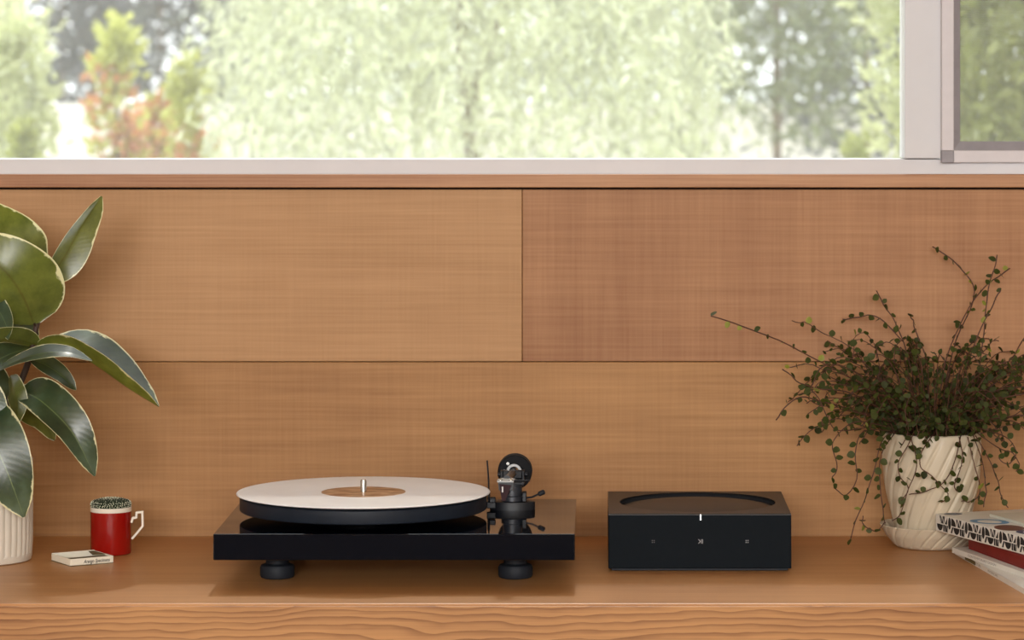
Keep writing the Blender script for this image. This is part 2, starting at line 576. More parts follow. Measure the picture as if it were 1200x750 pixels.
# ------------------------------------------------------------------ turntable
TX0, TX1, TY0, TY1, TZ0, TZ1 = -.441, -.0258, 3.869, 4.189, .033, .0632
tt = empty('turntable', ((TX0 + TX1) / 2, (TY0 + TY1) / 2, 0), 'glossy black turntable with thick platter and upright tonearm', 'turntable')
G().box((TX0, TY0, TZ0), (TX1, TY1, TZ1), bevel=.0011, seg=2).build('plinth', M['black_gloss'], tt)
for fx in (-.3757, -.0962):
    for fy in (3.957, 4.115):
        f = G().lathe([(0, 0), (.0165, 0), (.0192, .0012), (.0203, .004), (.0203, .0125), (.0190, .0155), (.0135, .0175), (.0135, .0335), (0, .0335)], (fx, fy, 0), 40).build('foot', M['rubber'], tt, smooth=True)
CX, CY = -.2796, 4.030
G().lathe([(0, TZ1 - .001), (.062, TZ1 - .001), (.062, .0715), (0, .0715)], (CX, CY, 0), 64).build('sub_platter', M['black_satin'], tt, smooth=True)
G().lathe([(0, .0712), (.1452, .0712), (.1470, .0722), (.1474, .0735), (.1474, .0868), (.1466, .0878), (.144, .0882), (0, .0882)], (CX, CY, 0), 160).build('platter', M['platter'], tt, smooth=True)
G().lathe([(0, .0881), (.1425, .0881), (.1432, .0902), (0, .0902)], (CX, CY, 0), 120).build('mat', M['felt'], tt, smooth=True)
G().lathe([(0, .088), (.0036, .088), (.0036, .1045), (.0030, .1062), (.0016, .1070), (0, .1071)], (CX, CY, 0), 24).build('spindle', M['steel'], tt, smooth=True)

# tonearm: base, pillar, bearing, tube pointing at the front, headshell, counterweight
AX, AY = -.1030, 4.090
G().lathe([(0, TZ1 - .001), (.0275, TZ1 - .001), (.0275, .0724), (.0268, .0732), (0, .0742)], (AX, AY, 0), 48, Matrix.Diagonal((1, .55, 1))).build('tonearm_base', M['black_satin'], tt, smooth=True)
G().lathe([(0, .074), (.0135, .074), (.0135, .0795), (.0118, .0805), (.0118, .0915), (.0135, .0920), (.0135, .0945), (0, .0945)], (AX, AY, 0), 36).build('pillar', M['grey_metal'], tt, smooth=True)
g = G()                                                     # bearing yoke
g.box((AX - .0145, AY - .008, .0935), (AX + .0145, AY + .008, .0970), bevel=.0006)
g.box((AX - .0145, AY - .008, .0960), (AX - .0115, AY + .008, .1105), bevel=.0006)
g.box((AX + .0115, AY - .008, .0960), (AX + .0145, AY + .008, .1105), bevel=.0006)
g.build('bearing_yoke', M['black_satin'], tt)
for s in (-1, 1):
    G().tube([(AX + s * .0140, AY, .1055), (AX + s * .0180, AY, .1055)], .0024, 14).build('pivot_screw', M['black_satin'], tt, smooth=True)
G().box((AX - .0117, AY - .006, .1010), (AX + .0117, AY + .006, .1105), bevel=.001).build('bearing_block', M['black_satin'], tt)
HX, HY = -.1052, 3.905
arm = [Vector((AX, AY + .045, .1045)), Vector((AX, AY, .1065)), Vector((HX, HY + .02, .1195))]
G().tube(spline(arm, 12), .0045, 14).build('arm_tube', M['black_satin'], tt, smooth=True)
rotf = Matrix.Rotation(math.pi / 2, 3, 'X')                  # lathe z axis -> -y
CWC = Vector((AX + .0020, AY + .036, .1040))
cwo = G().lathe([(.0055, 0), (.0100, 0), (.0105, -.002), (.0195, -.002), (.0205, -.001), (.0210, .001), (.0210, -.0), (.0212, -.020), (.0205, -.0215), (.0055, -.0215), (.0055, 0)], CWC, 56, rotf).build('counterweight', M['felt'], tt)
for dx, dz, r in ((-.0085, .0105, .0018), (-.013, .002, .0014)):
    G().tube([CWC + Vector((dx, .0012, dz)), CWC + Vector((dx, -.0005, dz))], r, 12).build('set_screw', M['steel'], cwo, smooth=True)
G().lathe([(.0062, -.0014), (.0092, -.0014), (.0096, -.0005), (.0092, .0006), (.0062, .0006), (.0058, -.0004), (.0062, -.0014)], CWC + Vector((-.001, -.0014, .001)), 36, rotf).build('bore_ring', M['shell_grey'], cwo, smooth=True)
hs = G()
hs.prism([(HX - .0105, HY - .012, .1196), (HX + .0085, HY - .012, .1196), (HX + .0095, HY + .012, .1196), (HX + .004, HY + .028, .1190), (HX - .004, HY + .028, .1190), (HX - .0105, HY + .010, .1196)], (0, 0, .0013))
hso = hs.build('headshell', M['shell_grey'], tt)
for dx in (-.0070, .0050):
    G().lathe([(0, .1208), (.0025, .1208), (.0025, .1222), (.0017, .1230), (0, .1231)], (HX + dx, HY - .004, 0), 18).build('screw', M['steel'], hso, smooth=True)
G().tube([(HX + .008, HY - .003, .1206), (HX + .0205, HY - .004, .1205), (HX + .027, HY - .006, .1206)], .0011, 8).build('finger_lift', M['black_satin'], hso, smooth=True)
c = G()                                                      # cartridge: body tapering to the stylus guard
c.add([(HX - .0095, HY - .011, .1196), (HX + .0085, HY - .011, .1196), (HX + .0085, HY + .010, .1196), (HX - .0095, HY + .010, .1196),
       (HX - .0085, HY - .013, .1105), (HX + .0080, HY - .013, .1105), (HX + .0080, HY + .010, .1075), (HX - .0085, HY + .010, .1075)],
      [(3, 2, 1, 0), (4, 5, 6, 7), (0, 1, 5, 4), (1, 2, 6, 5), (2, 3, 7, 6), (3, 0, 4, 7)])
co = c.build('cartridge', M['black_satin'], hso)
c = G()
c.add([(HX - .0080, HY - .0135, .1180), (HX + .0060, HY - .0135, .1165), (HX - .0010, HY - .0150, .0985), (HX - .0050, HY - .0150, .0985),
       (HX - .0080, HY - .002, .1120), (HX + .0060, HY - .002, .1120), (HX - .0010, HY - .004, .0985), (HX - .0050, HY - .004, .0985)],
      [(0, 1, 2, 3), (7, 6, 5, 4), (0, 4, 5, 1), (1, 5, 6, 2), (2, 6, 7, 3), (3, 7, 4, 0)])
c.build('stylus_unit', M['maroon'], hso)
G().box((HX - .0050, HY - .0157, .1085), (HX - .0034, HY - .0148, .1150)).build('stylus_glint', M['white_paint'], hso)  # white sliver standing in for the highlight on the stylus face
# arm rest, cue levers, anti-skate rod
G().box((AX - .0275, AY - .020, .0735), (AX - .0200, AY - .012, .0800), bevel=.001).build('arm_rest', M['black_satin'], tt)
lv = G().tube([(AX + .012, AY - .010, .0775), (AX + .024, AY - .012, .0795), (AX + .037, AY - .013, .0855)], .0012, 8).build('cue_lever', M['black_satin'], tt, smooth=True)
G().tube([(AX + .0315, AY - .013, .0828), (AX + .0325, AY - .013, .0832), (AX + .0385, AY - .013, .0860), (AX + .0395, AY - .013, .0865)], [.0018, .0030, .0030, .0016], 12).build('lever_tip', M['rubber'], lv, smooth=True)
G().box((AX + .0120, AY - .012, .0738), (AX + .0172, AY + .004, .0850), bevel=.0008).build('lift_block', M['black_satin'], tt)
rx = PX(572.0, 0, 4.082).x
rod = [(rx + .0008, 4.082, .0735), (rx + .0008, 4.082, .090), (rx + .0002, 4.082, .105), (rx - .0012, 4.082, .1235)]
G().tube(spline(rod, 10), [.0010] * 10, 8).build('antiskate_rod', M['black_satin'], tt, smooth=True)
G().tube([(rx + .0008, 4.082, .0735), (rx + .0008, 4.082, .0880)], .0017, 10).build('rod_sleeve', M['black_satin'], tt, smooth=True)
G().box((rx - .0016, 4.079, .0655), (AX - .020, 4.087, .0738), bevel=.0008).build('rod_bracket', M['black_satin'], tt)

# record on the platter
x = NT('white_vinyl')
sep = x.n('ShaderNodeVectorMath', operation='LENGTH'); x.l(x.coord(), sep.inputs[0])
gr = x.math('SINE', x.math('MULTIPLY', sep.outputs['Value'], 5200.0))
setp(x, x.ramp(x.noise(x.coord(), 14, 2), [(0.3, srgb(238, 236, 236)), (0.7, srgb(244, 242, 241))]), 0.4, spec=0.10)
x.bump(gr, 0.08, 0.0004)
M['vinyl'] = x.m
x = NT('printed_paper_label')
f = x.noise(x.coord((26, 60, 1), (.4, .3, 0)), 1.0, 2, 0.5)
setp(x, x.ramp(f, [(0.30, srgb(120, 78, 42)), (0.48, srgb(176, 130, 90)), (0.56, srgb(205, 168, 132)), (0.70, srgb(140, 96, 52))]), 0.35)
M['label'] = x.m
rec = empty('vinyl_record', (CX, CY, .0901), 'white vinyl record with a brown label on the turntable platter', 'record')
G().lathe([(.0037, .0901), (.1495, .0901), (.1512, .0908), (.1514, .0914), (.1508, .0921), (.1490, .0925), (.1460, .0921), (.0560, .0921), (.0520, .0917), (.0037, .0917), (.0037, .0901)], (CX, CY, 0), 180).build('disc', M['vinyl'], rec, smooth=True)
tag(G().lathe([(.0037, .0916), (.0503, .0916), (.0503, .0920), (.0037, .0920)], (CX, CY, 0), 80).build('centre_label', M['label'], rec, smooth=True), 'brown printed paper label')

# ------------------------------------------------------------------ amplifier
X0, X1, Y0, Y1, Z0, Z1 = .0132, .2306, 4.006, 4.223, .0035, .0687
am = empty('amplifier', ((X0 + X1) / 2, (Y0 + Y1) / 2, 0), 'matte black box amplifier with a round dish in its lid', 'amplifier')
zc_ = Z1 - .0014
g = G().box((X0, Y0, Z0), (X1, Y0 + .004, zc_), bevel=.0010)
g.box((X0, Y1 - .004, Z0), (X1, Y1, zc_), bevel=.0010)
g.box((X0, Y0 + .001, Z0), (X0 + .004, Y1 - .001, zc_), bevel=.0006)
g.box((X1 - .004, Y0 + .001, Z0), (X1, Y1 - .001, zc_), bevel=.0006)
g.box((X0 + .002, Y0 + .002, Z0), (X1 - .002, Y1 - .002, Z0 + .05))
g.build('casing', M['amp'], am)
mx, my, rc = (X0 + X1) / 2 + .0005, (Y0 + Y1) / 2 + .003, .0950
g = G()                                                      # lid slab with a round hole
n = 96
ang = [2 * math.pi * (i + .5) / n for i in range(n)]
def edge(a, ins=0):
    hx, hy = (X1 - X0) / 2 - ins, (Y1 - Y0) / 2 - ins
    ca, sa = math.cos(a), math.sin(a)
    t = min(hx / abs(ca) if abs(ca) > 1e-6 else 9, hy / abs(sa) if abs(sa) > 1e-6 else 9)
    return ((X0 + X1) / 2 + ca * t, (Y0 + Y1) / 2 + sa * t)
corners = [math.atan2(sy * (Y1 - Y0), sx * (X1 - X0)) % (2 * math.pi) for sx in (-1, 1) for sy in (-1, 1)]
for cc in corners:
    k = min(range(n), key=lambda i: abs(ang[i] - cc)); ang[k] = cc
vs = []
for a in ang:
    e0, e1 = edge(a), edge(a, .0008)
    vs += [(e0[0], e0[1], Z1 - .0018), (e0[0], e0[1], Z1 - .0008), (e1[0], e1[1], Z1),
           (mx + rc * math.cos(a), my + rc * math.sin(a), Z1), (mx + (rc + .0012) * math.cos(a), my + (rc + .0012) * math.sin(a), Z1 - .0016)]
fs = []
for i in range(n):
    j = (i + 1) % n
    for k in range(4):
        fs.append((i * 5 + k, j * 5 + k, j * 5 + k + 1, i * 5 + k + 1))
g.add(vs, fs)
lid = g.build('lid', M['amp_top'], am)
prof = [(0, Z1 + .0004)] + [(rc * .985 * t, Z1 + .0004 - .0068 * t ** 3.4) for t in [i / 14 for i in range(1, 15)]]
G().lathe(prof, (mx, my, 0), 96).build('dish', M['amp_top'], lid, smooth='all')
G().lathe([(0, Z1 - .0080), (rc + .006, Z1 - .0080), (rc + .0065, Z1 - .0016)], (mx, my, 0), 96).build('dish_groove', M['felt'], lid)
fyy = Y0 - .00015
lx = PX(821.0, 0, Y0).x
tag(G().box((lx - .0009, fyy, .0608), (lx + .0009, Y0 + .001, .0680), bevel=.0003, seg=1).build('status_light', M['led'], am), 'small glowing white light bar')
zi = PX(0, 634.5, Y0).z
ic = G()
pc = PX(821, 0, Y0).x
ic.prism([(pc - .0030, fyy, zi + .0026), (pc - .0030 + .0010, fyy, zi + .0026), (pc + .0004, fyy, zi), (pc - .0030 + .0010, fyy, zi - .0026), (pc - .0030, fyy, zi - .0026), (pc - .0008, fyy, zi)], (0, .0003, 0))
ic.box((pc + .0006, fyy, zi - .0026), (pc + .0014, fyy + .0003, zi + .0026)); ic.box((pc + .0020, fyy, zi - .0026), (pc + .0028, fyy + .0003, zi + .0026))
ic.build('play_pause_mark', M['icon'], am)
M['icon_dim'] = plain('dim_grey_print', srgb(86, 86, 90), 0.6)
for pxc, mm in ((765.5, 'icon_dim'), (875.5, 'icon')):
    q = G(); xc = PX(pxc, 0, Y0).x
    for dx in (-.0011, .0011):
        for dz in (-.0011, .0011):
            q.box((xc + dx - .0006, fyy, zi + dz - .0006), (xc + dx + .0006, fyy + .0003, zi + dz + .0006))
    q.build('touch_dots', M[mm], am)
for fx in (X0 + .02, X1 - .02):
    for fy in (Y0 + .02, Y1 - .02):
        G().lathe([(0, 0), (.008, 0), (.009, .001), (.009, .0045), (0, .0045)], (fx, fy, 0), 24).build('foot', M['rubber'], am, smooth=True)
G().box((X0 + .004, Y0 + .004, .0009), (X1 - .004, Y1 - .004, .0045)).build('base', M['rubber'], am)

# ------------------------------------------------------------------ red mug with flowers, matchbox
M['red_glaze'] = plain('red_glazed_ceramic', srgb(146, 18, 12), 0.16, var=0.05, nscale=40)
M['white_glaze'] = plain('white_glazed_ceramic', srgb(236, 228, 214), 0.2, var=0.02)
M['moss'] = plain('dark_green_moss', srgb(28, 44, 26), 0.9, var=0.4, nscale=400)
M['floret'] = plain('cream_florets', srgb(214, 216, 192), 0.7, var=0.1, nscale=400)
mc = Vector((PX(130.0, 0, 4.157).x, 4.157, 0))
mug = empty('mug', mc, 'small red mug with white rim and angular white handle', 'mug')
H = .0582
G().lathe([(0, 0), (.0232, 0), (.0246, .001), (.0250, .0025), (.0252, H - .0058), (.0252, H - .0056)], mc, 64).build('body', M['red_glaze'], mug, smooth=True)
G().lathe([(.0252, H - .0056), (.0254, H - .005), (.0254, H - .0006), (.0246, H), (.0236, H - .0004), (.0232, H - .004), (.0230, .006), (0, .005)], mc, 64).build('rim', M['white_glaze'], mug, smooth=True)
hp = [(154.2, 612.5), (155.9, 606.8), (159.9, 606.3), (160.2, 600.6), (167.0, 599.8), (167.4, 616.2), (161.5, 623.5), (154.6, 631.5)]
hp3 = [PX(a, b, 4.150) for a, b in hp]
g = G()
def strip_handle(pts, w, t):
    """square-section handle along straight segments in the xz plane"""
    n = len(pts); L = []
    for i in range(n):
        d0 = (pts[i] - pts[max(i - 1, 0)]); d1 = (pts[min(i + 1, n - 1)] - pts[i])
        d0.y = d1.y = 0
        if d0.length < 1e-9: d0 = d1
        if d1.length < 1e-9: d1 = d0
        n0 = Vector((-d0.normalized().z, 0, d0.normalized().x)); n1 = Vector((-d1.normalized().z, 0, d1.normalized().x))
        m = (n0 + n1).normalized(); k = 1 / max(.5, m.dot(n0))
        L.append((m, k))
    vs, fs = [], []
    for p, (m, k) in zip(pts, L):
        for sa, sb in ((1, -1), (1, 1), (-1, 1), (-1, -1)):
            vs.append(p + m * (w * k * sa) + Vector((0, t * sb, 0)))
    for i in range(n - 1):
        for k in range(4):
            k2 = (k + 1) % 4
            fs.append((i * 4 + k, i * 4 + k2, i * 4 + 4 + k2, i * 4 + 4 + k))
    fs += [(3, 2, 1, 0), tuple((n - 1) * 4 + k for k in range(4))]
    return vs, fs
g.add(*strip_handle(hp3, .0014, .0026))
ho = g.build('handle', M['white_glaze'], mug)
bv = ho.modifiers.new('bevel', 'BEVEL'); bv.width = .0006; bv.segments = 2

fl = empty('flower_mound', mc + Vector((0, 0, .006)), 'mound of tiny cream flowers and dark leaves filling the red mug', 'flowers')
G().lathe([(0, .006), (.0215, .0065), (.0225, H - .004), (.0248, H + .0008), (.0246, H + .0042), (.0215, H + .0078), (.014, H + .0100), (0, H + .0110)], mc, 40,
          mod=lambda a, z, r: 1 + .015 * math.sin(9 * a + z * 900)).build('moss_bed', M['moss'], fl, smooth=True)
g = G(); rr = random.Random(3)
for i in range(300):
    if i < 150:                                              # three rings round the side
        row = i % 3
        a = 2 * math.pi * (i // 3 + .33 * row) / 50 + rr.uniform(-.03, .03)
        r = .0247 - (.0008 if row == 2 else 0); z = H + .0014 + row * .0021 + rr.uniform(-.0005, .0005)
    else:                                                    # the top, in a spiral
        q = i - 150
        a = q * 2.39996 + rr.uniform(-.1, .1); r = .0232 * math.sqrt((q + .5) / 150)
        z = H + .0110 - .0046 * (r / .0235) ** 2.2
    s = rr.uniform(.00065, .00105)
    c = mc + Vector((r * math.cos(a), r * math.sin(a), z))
    g.add([c + Vector(v) * s for v in ((1, 0, 0), (-1, 0, 0), (0, 1, 0), (0, -1, 0), (0, 0, 1), (0, 0, -1))],
          [(0, 2, 4), (2, 1, 4), (1, 3, 4), (3, 0, 4), (2, 0, 5), (1, 2, 5), (3, 1, 5), (0, 3, 5)])
tag(g.build('florets', M['floret'], fl, fix=False), kind='stuff')

M['card'] = plain('cream_card', srgb(232, 226, 208), 0.6, var=0.03)
M['olive_card'] = plain('olive_striker_card', srgb(96, 84, 46), 0.6, var=0.15)
# box corner nearest the camera, long side to the right and a little away
pn = PX(82.5, 664.0, .588 * F_PX / (664.0 - VPY))
pr = PX(132.8, 659.8, .588 * F_PX / (659.8 - VPY))
ux = (pr - pn); ux.z = 0; L = ux.length; ux.normalize(); uy = Vector((-ux.y, ux.x, 0))
Mb = Matrix(((ux.x, uy.x, 0, pn.x), (ux.y, uy.y, 0, pn.y), (0, 0, 1, 0), (0, 0, 0, 1)))
HB, WB = .0088, .0570
# slant of the short end: the box is a flat tray seen at an angle
mbx = empty('matchbox', pn, 'small open cream matchbox with black script lying before the red mug', 'matchbox')
t = .0011
G().box((0, 0, 0), (L, WB, t), Mb).build('tray_bottom', M['olive_card'], mbx)
G().box((0, 0, 0), (L, t, HB), Mb, .0002, 1).build('tray_side', M['card'], mbx)
G().box((0, WB - t, 0), (L, WB, HB + .0006), Mb, .0002, 1).build('tray_side', M['card'], mbx)
G().box((0, t, 0), (t, WB - t, HB), Mb, .0002, 1).build('tray_end', M['card'], mbx)
G().box((L - t, t, 0), (L, WB - t, HB), Mb, .0002, 1).build('tray_end', M['card'], mbx)
G().box((t, t, HB - .0025), (L - t, WB * .42, HB - .0018), Mb).build('inner_flap', M['olive_card'], mbx)
G().prism([Mb @ Vector(p) for p in ((L * .72, WB * .45, HB - .001), (L - t, WB * .40, HB - .001), (L - t, WB - t, HB - .001), (L * .86, WB - t, HB - .001))], (0, 0, .0008)).build('inner_flap', M['olive_card'], mbx)
vs, fs = text_mesh('Arango Specimens', .0052, .35, .00008)
wtx = max(v.x for v in vs) - min(v.x for v in vs)
sc = .0345 / wtx
g = G()
g.add([Mb @ Vector((L * .61 + v.x * sc, -.00012, HB * .5 + v.y * sc * 1.35)) for v in vs], fs)
g.build('lettering', M['black_ink'], mbx, fix=False)

# ------------------------------------------------------------------ rubber plant
M['pot_white'] = plain('white_fluted_stoneware', srgb(214, 206, 192), 0.45, var=0.04, nscale=30)
M['stem'] = plain('dark_brown_stem', srgb(58, 38, 26), 0.6, var=0.25)

x = NT('variegated_rubber_leaf')
uvn = x.n('ShaderNodeUVMap'); uvn.uv_map = 'UVMap'
sp = x.n('ShaderNodeSeparateXYZ'); x.l(uvn.outputs[0], sp.inputs[0])
av = x.math('ABSOLUTE', x.math('MULTIPLY_ADD', sp.outputs['Y'], 2.0, -1.0))           # 0 at midrib, 1 at margin
tipn = x.math('POWER', sp.outputs['X'], 7.0)
tc = x.coord((1, 1, 1))
n1 = x.noise(tc, 42, 4, 0.6); n2 = x.noise(tc, 130, 3, 0.6); n3 = x.noise(tc, 24, 3, 0.5)
e = x.math('ADD', av, x.math('MULTIPLY', tipn, 0.10))
e = x.math('ADD', e, x.math('MULTIPLY', x.math('SUBTRACT', n1, 0.5), 0.62))
marg = x.math('MULTIPLY_ADD', e, 22.0, -20.6, clamp=True)                             # cream margin mask
rim = x.math('MULTIPLY_ADD', av, 40.0, -38.0, clamp=True)
marg = x.math('MAXIMUM', marg, rim)
mid = x.math('SUBTRACT', 1.0, x.math('MULTIPLY', av, 26.0), clamp=True)
veins = x.math('SINE', x.math('MULTIPLY', x.math('SUBTRACT', sp.outputs['X'], x.math('MULTIPLY', av, .16)), 120.0))
geo = x.n('ShaderNodeNewGeometry')
top_c = x.ramp(n3, [(0.35, srgb(38, 56, 40)), (0.55, srgb(52, 74, 50)), (0.7, srgb(84, 106, 84))])
und_c = x.ramp(n1, [(0.3, srgb(74, 80, 36)), (0.7, srgb(106, 112, 54))])
body = x.mix(geo.outputs['Backfacing'], top_c, und_c)
midc = x.mix(geo.outputs['Backfacing'], srgb(120, 140, 84), srgb(74, 52, 30))
body = x.mix(x.math('MULTIPLY', mid, .8), body, midc)
col = x.mix(marg, body, srgb(226, 222, 176))
setp(x, col, 0.30, spec=0.7)
x.bump(veins, 0.035, 0.0006)
trl = x.n('ShaderNodeBsdfTranslucent')
x.l(x.mix(marg, x.ramp(n1, [(0.3, srgb(112, 122, 28)), (0.7, srgb(156, 164, 54))]), srgb(232, 226, 160)), trl.inputs['Color'])
ms = x.n('ShaderNodeMixShader'); ms.inputs[0].default_value = 0.22
x.l(x.b.outputs[0], ms.inputs[1]); x.l(trl.outputs[0], ms.inputs[2]); x.l(ms.outputs[0], x.out.inputs['Surface'])
M['rubber_leaf'] = x.m

RPD = 4.102
rp_c = Vector((PX(-23, 0, RPD).x, RPD, 0))
rp = empty('potted_rubber_plant', rp_c, 'variegated rubber plant with broad cream-edged leaves in white fluted pot', 'potted plant')
PR = .0628
flute = lambda a, z, r: 1 + (0.022 * (abs(math.sin(a * 21)) - .5) if z > .0095 else 0)
G().lathe([(0, 0), (.0585, 0), (.0612, .0015), (.0622, .0065), (.0622, .0092), (.0618, .0098), (.0626, .03), (.0628, .07), (.0626, .122), (.0610, .1255), (.0585, .1245), (.0575, .115), (.0565, .02), (0, .018)], rp_c, 252, mod=flute).build('pot', M['pot_white'], rp, smooth=True)
G().lathe([(0, .112), (.03, .113), (.058, .110), (.058, .10), (0, .10)], rp_c, 40, mod=lambda a, z, r: 1 + .0).build('soil', M['soil'], rp, smooth=True)


def leaf(parent, mid, hw, nrm, near=1.0, far=1.0, fold=0.25, base_w=0.05, wave=0.06, flip=False, n=22, m=7, name='leaf', mat='rubber_leaf', pow_=.62, seed=0, thick=None):
    """broad leaf: midrib through 3D points, half width hw, blade facing nrm, halves folded up by `fold`"""
    P = spline(mid, n)
    nrm = Vector(nrm).normalized()
    vs, uv, fs = [], [], []
    rng = random.Random(seed)
    ph = rng.uniform(0, 6)
    W = 2 * m + 1
    for i, p in enumerate(P):
        t = i / (n - 1)
        tg = (P[min(i + 1, n - 1)] - P[max(i - 1, 0)]).normalized()
        side = tg.cross(nrm)
        if side.length < 1e-5: side = Vector((1, 0, 0))
        side.normalize()
        nn = side.cross(tg).normalized()
        w = hw * (math.sin(math.pi * min(1, t ** .78 * .985 + .008)) ** pow_)
        if t > .93: w *= 1 - (t - .93) / .07 * .45
        for k in range(-m, m + 1):
            s = k / m
            ww = w * (near if s > 0 else far)
            up = fold * abs(s) ** 1.15 * ww + wave * hw * math.sin(t * 9 + ph + s * 1.3) * abs(s) ** 2
            lat = math.sqrt(max(.05, 1 - min(.9, fold * fold * .6)))
            vs.append(p + side * (s * ww * lat) + nn * up)
            uv.append((t, s * .5 + .5))
    for i in range(n - 1):
        for k in range(W - 1):
            q = (i * W + k, i * W + k + 1, (i + 1) * W + k + 1, (i + 1) * W + k)
            fs.append(q[::-1] if flip else q)
    g = G(); g.add(vs, fs); g.uv = uv
    o = g.build(name, M[mat], parent, smooth='all', fix=False)
    return o

# trunk
trunk = [(-16, 560, 4.10), (-4, 505, 4.10), (10, 470, 4.10), (24, 448, 4.10), (36, 415, 4.10), (42, 385, 4.10), (50, 352, 4.115), (56, 325, 4.12)]
G().tube(spline([PX(*p) for p in trunk], 30), [.0052 - .0022 * i / 29 for i in range(30)], 10).build('stem', M['stem'], rp, smooth=True)
# leaves: midrib points (pixel, pixel, distance), half width in metres, facing (right, away, up)
px2m = 1 / 963.0
LV = [
    # 1 top left, 2 narrow upright, 3 big front rounded (all show their backs, lit through)
    dict(mid=[(46, 352, 4.13), (20, 312, 4.15), (2, 275, 4.16), (-28, 236, 4.15)], hw=48 * px2m, nrm=(.2, 1, .35), far=1.0, near=1.0, fold=.15),
    dict(mid=[(56, 330, 4.125), (76, 300, 4.13), (94, 268, 4.135), (119, 230, 4.15)], hw=25 * px2m, nrm=(.40, .75, -.05), fold=.35, wave=.03, near=.8),
    dict(mid=[(40, 380, 4.095), (27, 348, 4.075), (6, 318, 4.06), (-34, 282, 4.065)], hw=52 * px2m, nrm=(-.15, 1, .25), fold=.2, wave=.05, pow_=.5),
    dict(mid=[(-30, 335, 4.09), (-8, 355, 4.08), (6, 378, 4.07), (10, 398, 4.06)], hw=14 * px2m, nrm=(-.4, -1, .5), fold=.2),
    dict(mid=[(46, 405, 4.10), (20, 398, 4.075), (-8, 400, 4.055), (-40, 415, 4.05)], hw=17 * px2m, nrm=(0, .75, .5), fold=.3),
    dict(mid=[(44, 408, 4.10), (20, 412, 4.05), (-8, 425, 4.02), (-40, 450, 4.0)], hw=22 * px2m, nrm=(0, -.55, .75), fold=.15),
    # 7 long arching leaf crossing in front
    dict(mid=[(-40, 462, 4.04), (-2, 434, 4.00), (40, 416, 3.975), (78, 413, 3.97), (108, 423, 3.975)], hw=19 * px2m, nrm=(-.1, -.38, .9), fold=.12, wave=.02),
    # 8 large drooping leaf to the right, channelled
    dict(mid=[(44, 410, 4.10), (82, 411, 4.09), (116, 431, 4.08), (150, 455, 4.075), (186, 477, 4.075)], hw=38 * px2m, nrm=(.12, .08, 1), fold=.54, wave=.02, near=1.0, far=1.4),
    # 9 small one under it
    dict(mid=[(34, 420, 4.10), (54, 428, 4.11), (72, 440, 4.115), (89, 457, 4.12)], hw=13 * px2m, nrm=(.3, -.75, .5), fold=.25),
    # 10 dark drooping leaf
    dict(mid=[(24, 458, 4.09), (48, 470, 4.065), (84, 506, 4.05), (111, 558, 4.055)], hw=27 * px2m, nrm=(.18, -.85, .42), fold=.3, wave=.03, far=1.05, near=.75),
    # 11 leaf behind it
    dict(mid=[(20, 470, 4.10), (34, 484, 4.12), (50, 496, 4.13), (64, 516, 4.135)], hw=16 * px2m, nrm=(0, 1, .4), fold=.2),
    dict(mid=[(26, 458, 4.10), (40, 455, 4.13), (58, 462, 4.15), (80, 478, 4.16)], hw=12 * px2m, nrm=(0, -.5, .8), fold=.2),
    # 12 front leaf hanging over the pot
    dict(mid=[(-34, 470, 4.06), (-14, 505, 4.025), (8, 552, 4.015), (28, 606, 4.02)], hw=37 * px2m, nrm=(.05, -1, .22), fold=.08, wave=.03),
    # 13 left margin leaf, 14 olive back of a hanging leaf
    dict(mid=[(-34, 438, 4.05), (-18, 462, 4.04), (-8, 485, 4.035), (-6, 520, 4.035)], hw=20 * px2m, nrm=(.1, -1, .2), fold=.1),
    dict(mid=[(12, 440, 4.095), (16, 456, 4.075), (20, 474, 4.07), (18, 500, 4.07)], hw=14 * px2m, nrm=(.35, 1, .1), fold=.25),
    # beyond the edge of the picture
    dict(mid=[(-6, 500, 4.10), (-50, 470, 4.09), (-90, 480, 4.07), (-125, 520, 4.06)], hw=34 * px2m, nrm=(-.2, -.6, .7), fold=.2),
    dict(mid=[(10, 470, 4.11), (-40, 430, 4.14), (-85, 425, 4.17), (-120, 450, 4.18)], hw=34 * px2m, nrm=(-.2, -.4, .8), fold=.2),
    dict(mid=[(38, 405, 4.11), (0, 370, 4.15), (-45, 350, 4.18), (-95, 365, 4.19)], hw=34 * px2m, nrm=(-.2, -.3, .9), fold=.25),
]
for i, k in enumerate(LV):
    k = dict(k); mid = [PX(*p) for p in k.pop('mid')]
    leaf(rp, mid, seed=i, **k)
# petioles that show
for pts in ([(44, 392, 4.105), (42, 384, 4.10), (40, 378, 4.095)], [(38, 405, 4.10), (44, 404, 4.10), (48, 405, 4.10)], [(20, 456, 4.10), (24, 457, 4.095), (32, 462, 4.085)],
            [(50, 352, 4.115), (54, 340, 4.12), (58, 328, 4.125)]):
    G().tube(spline([PX(*p) for p in pts], 8), .0017, 8).build('petiole', M['stem'], rp, smooth=True)

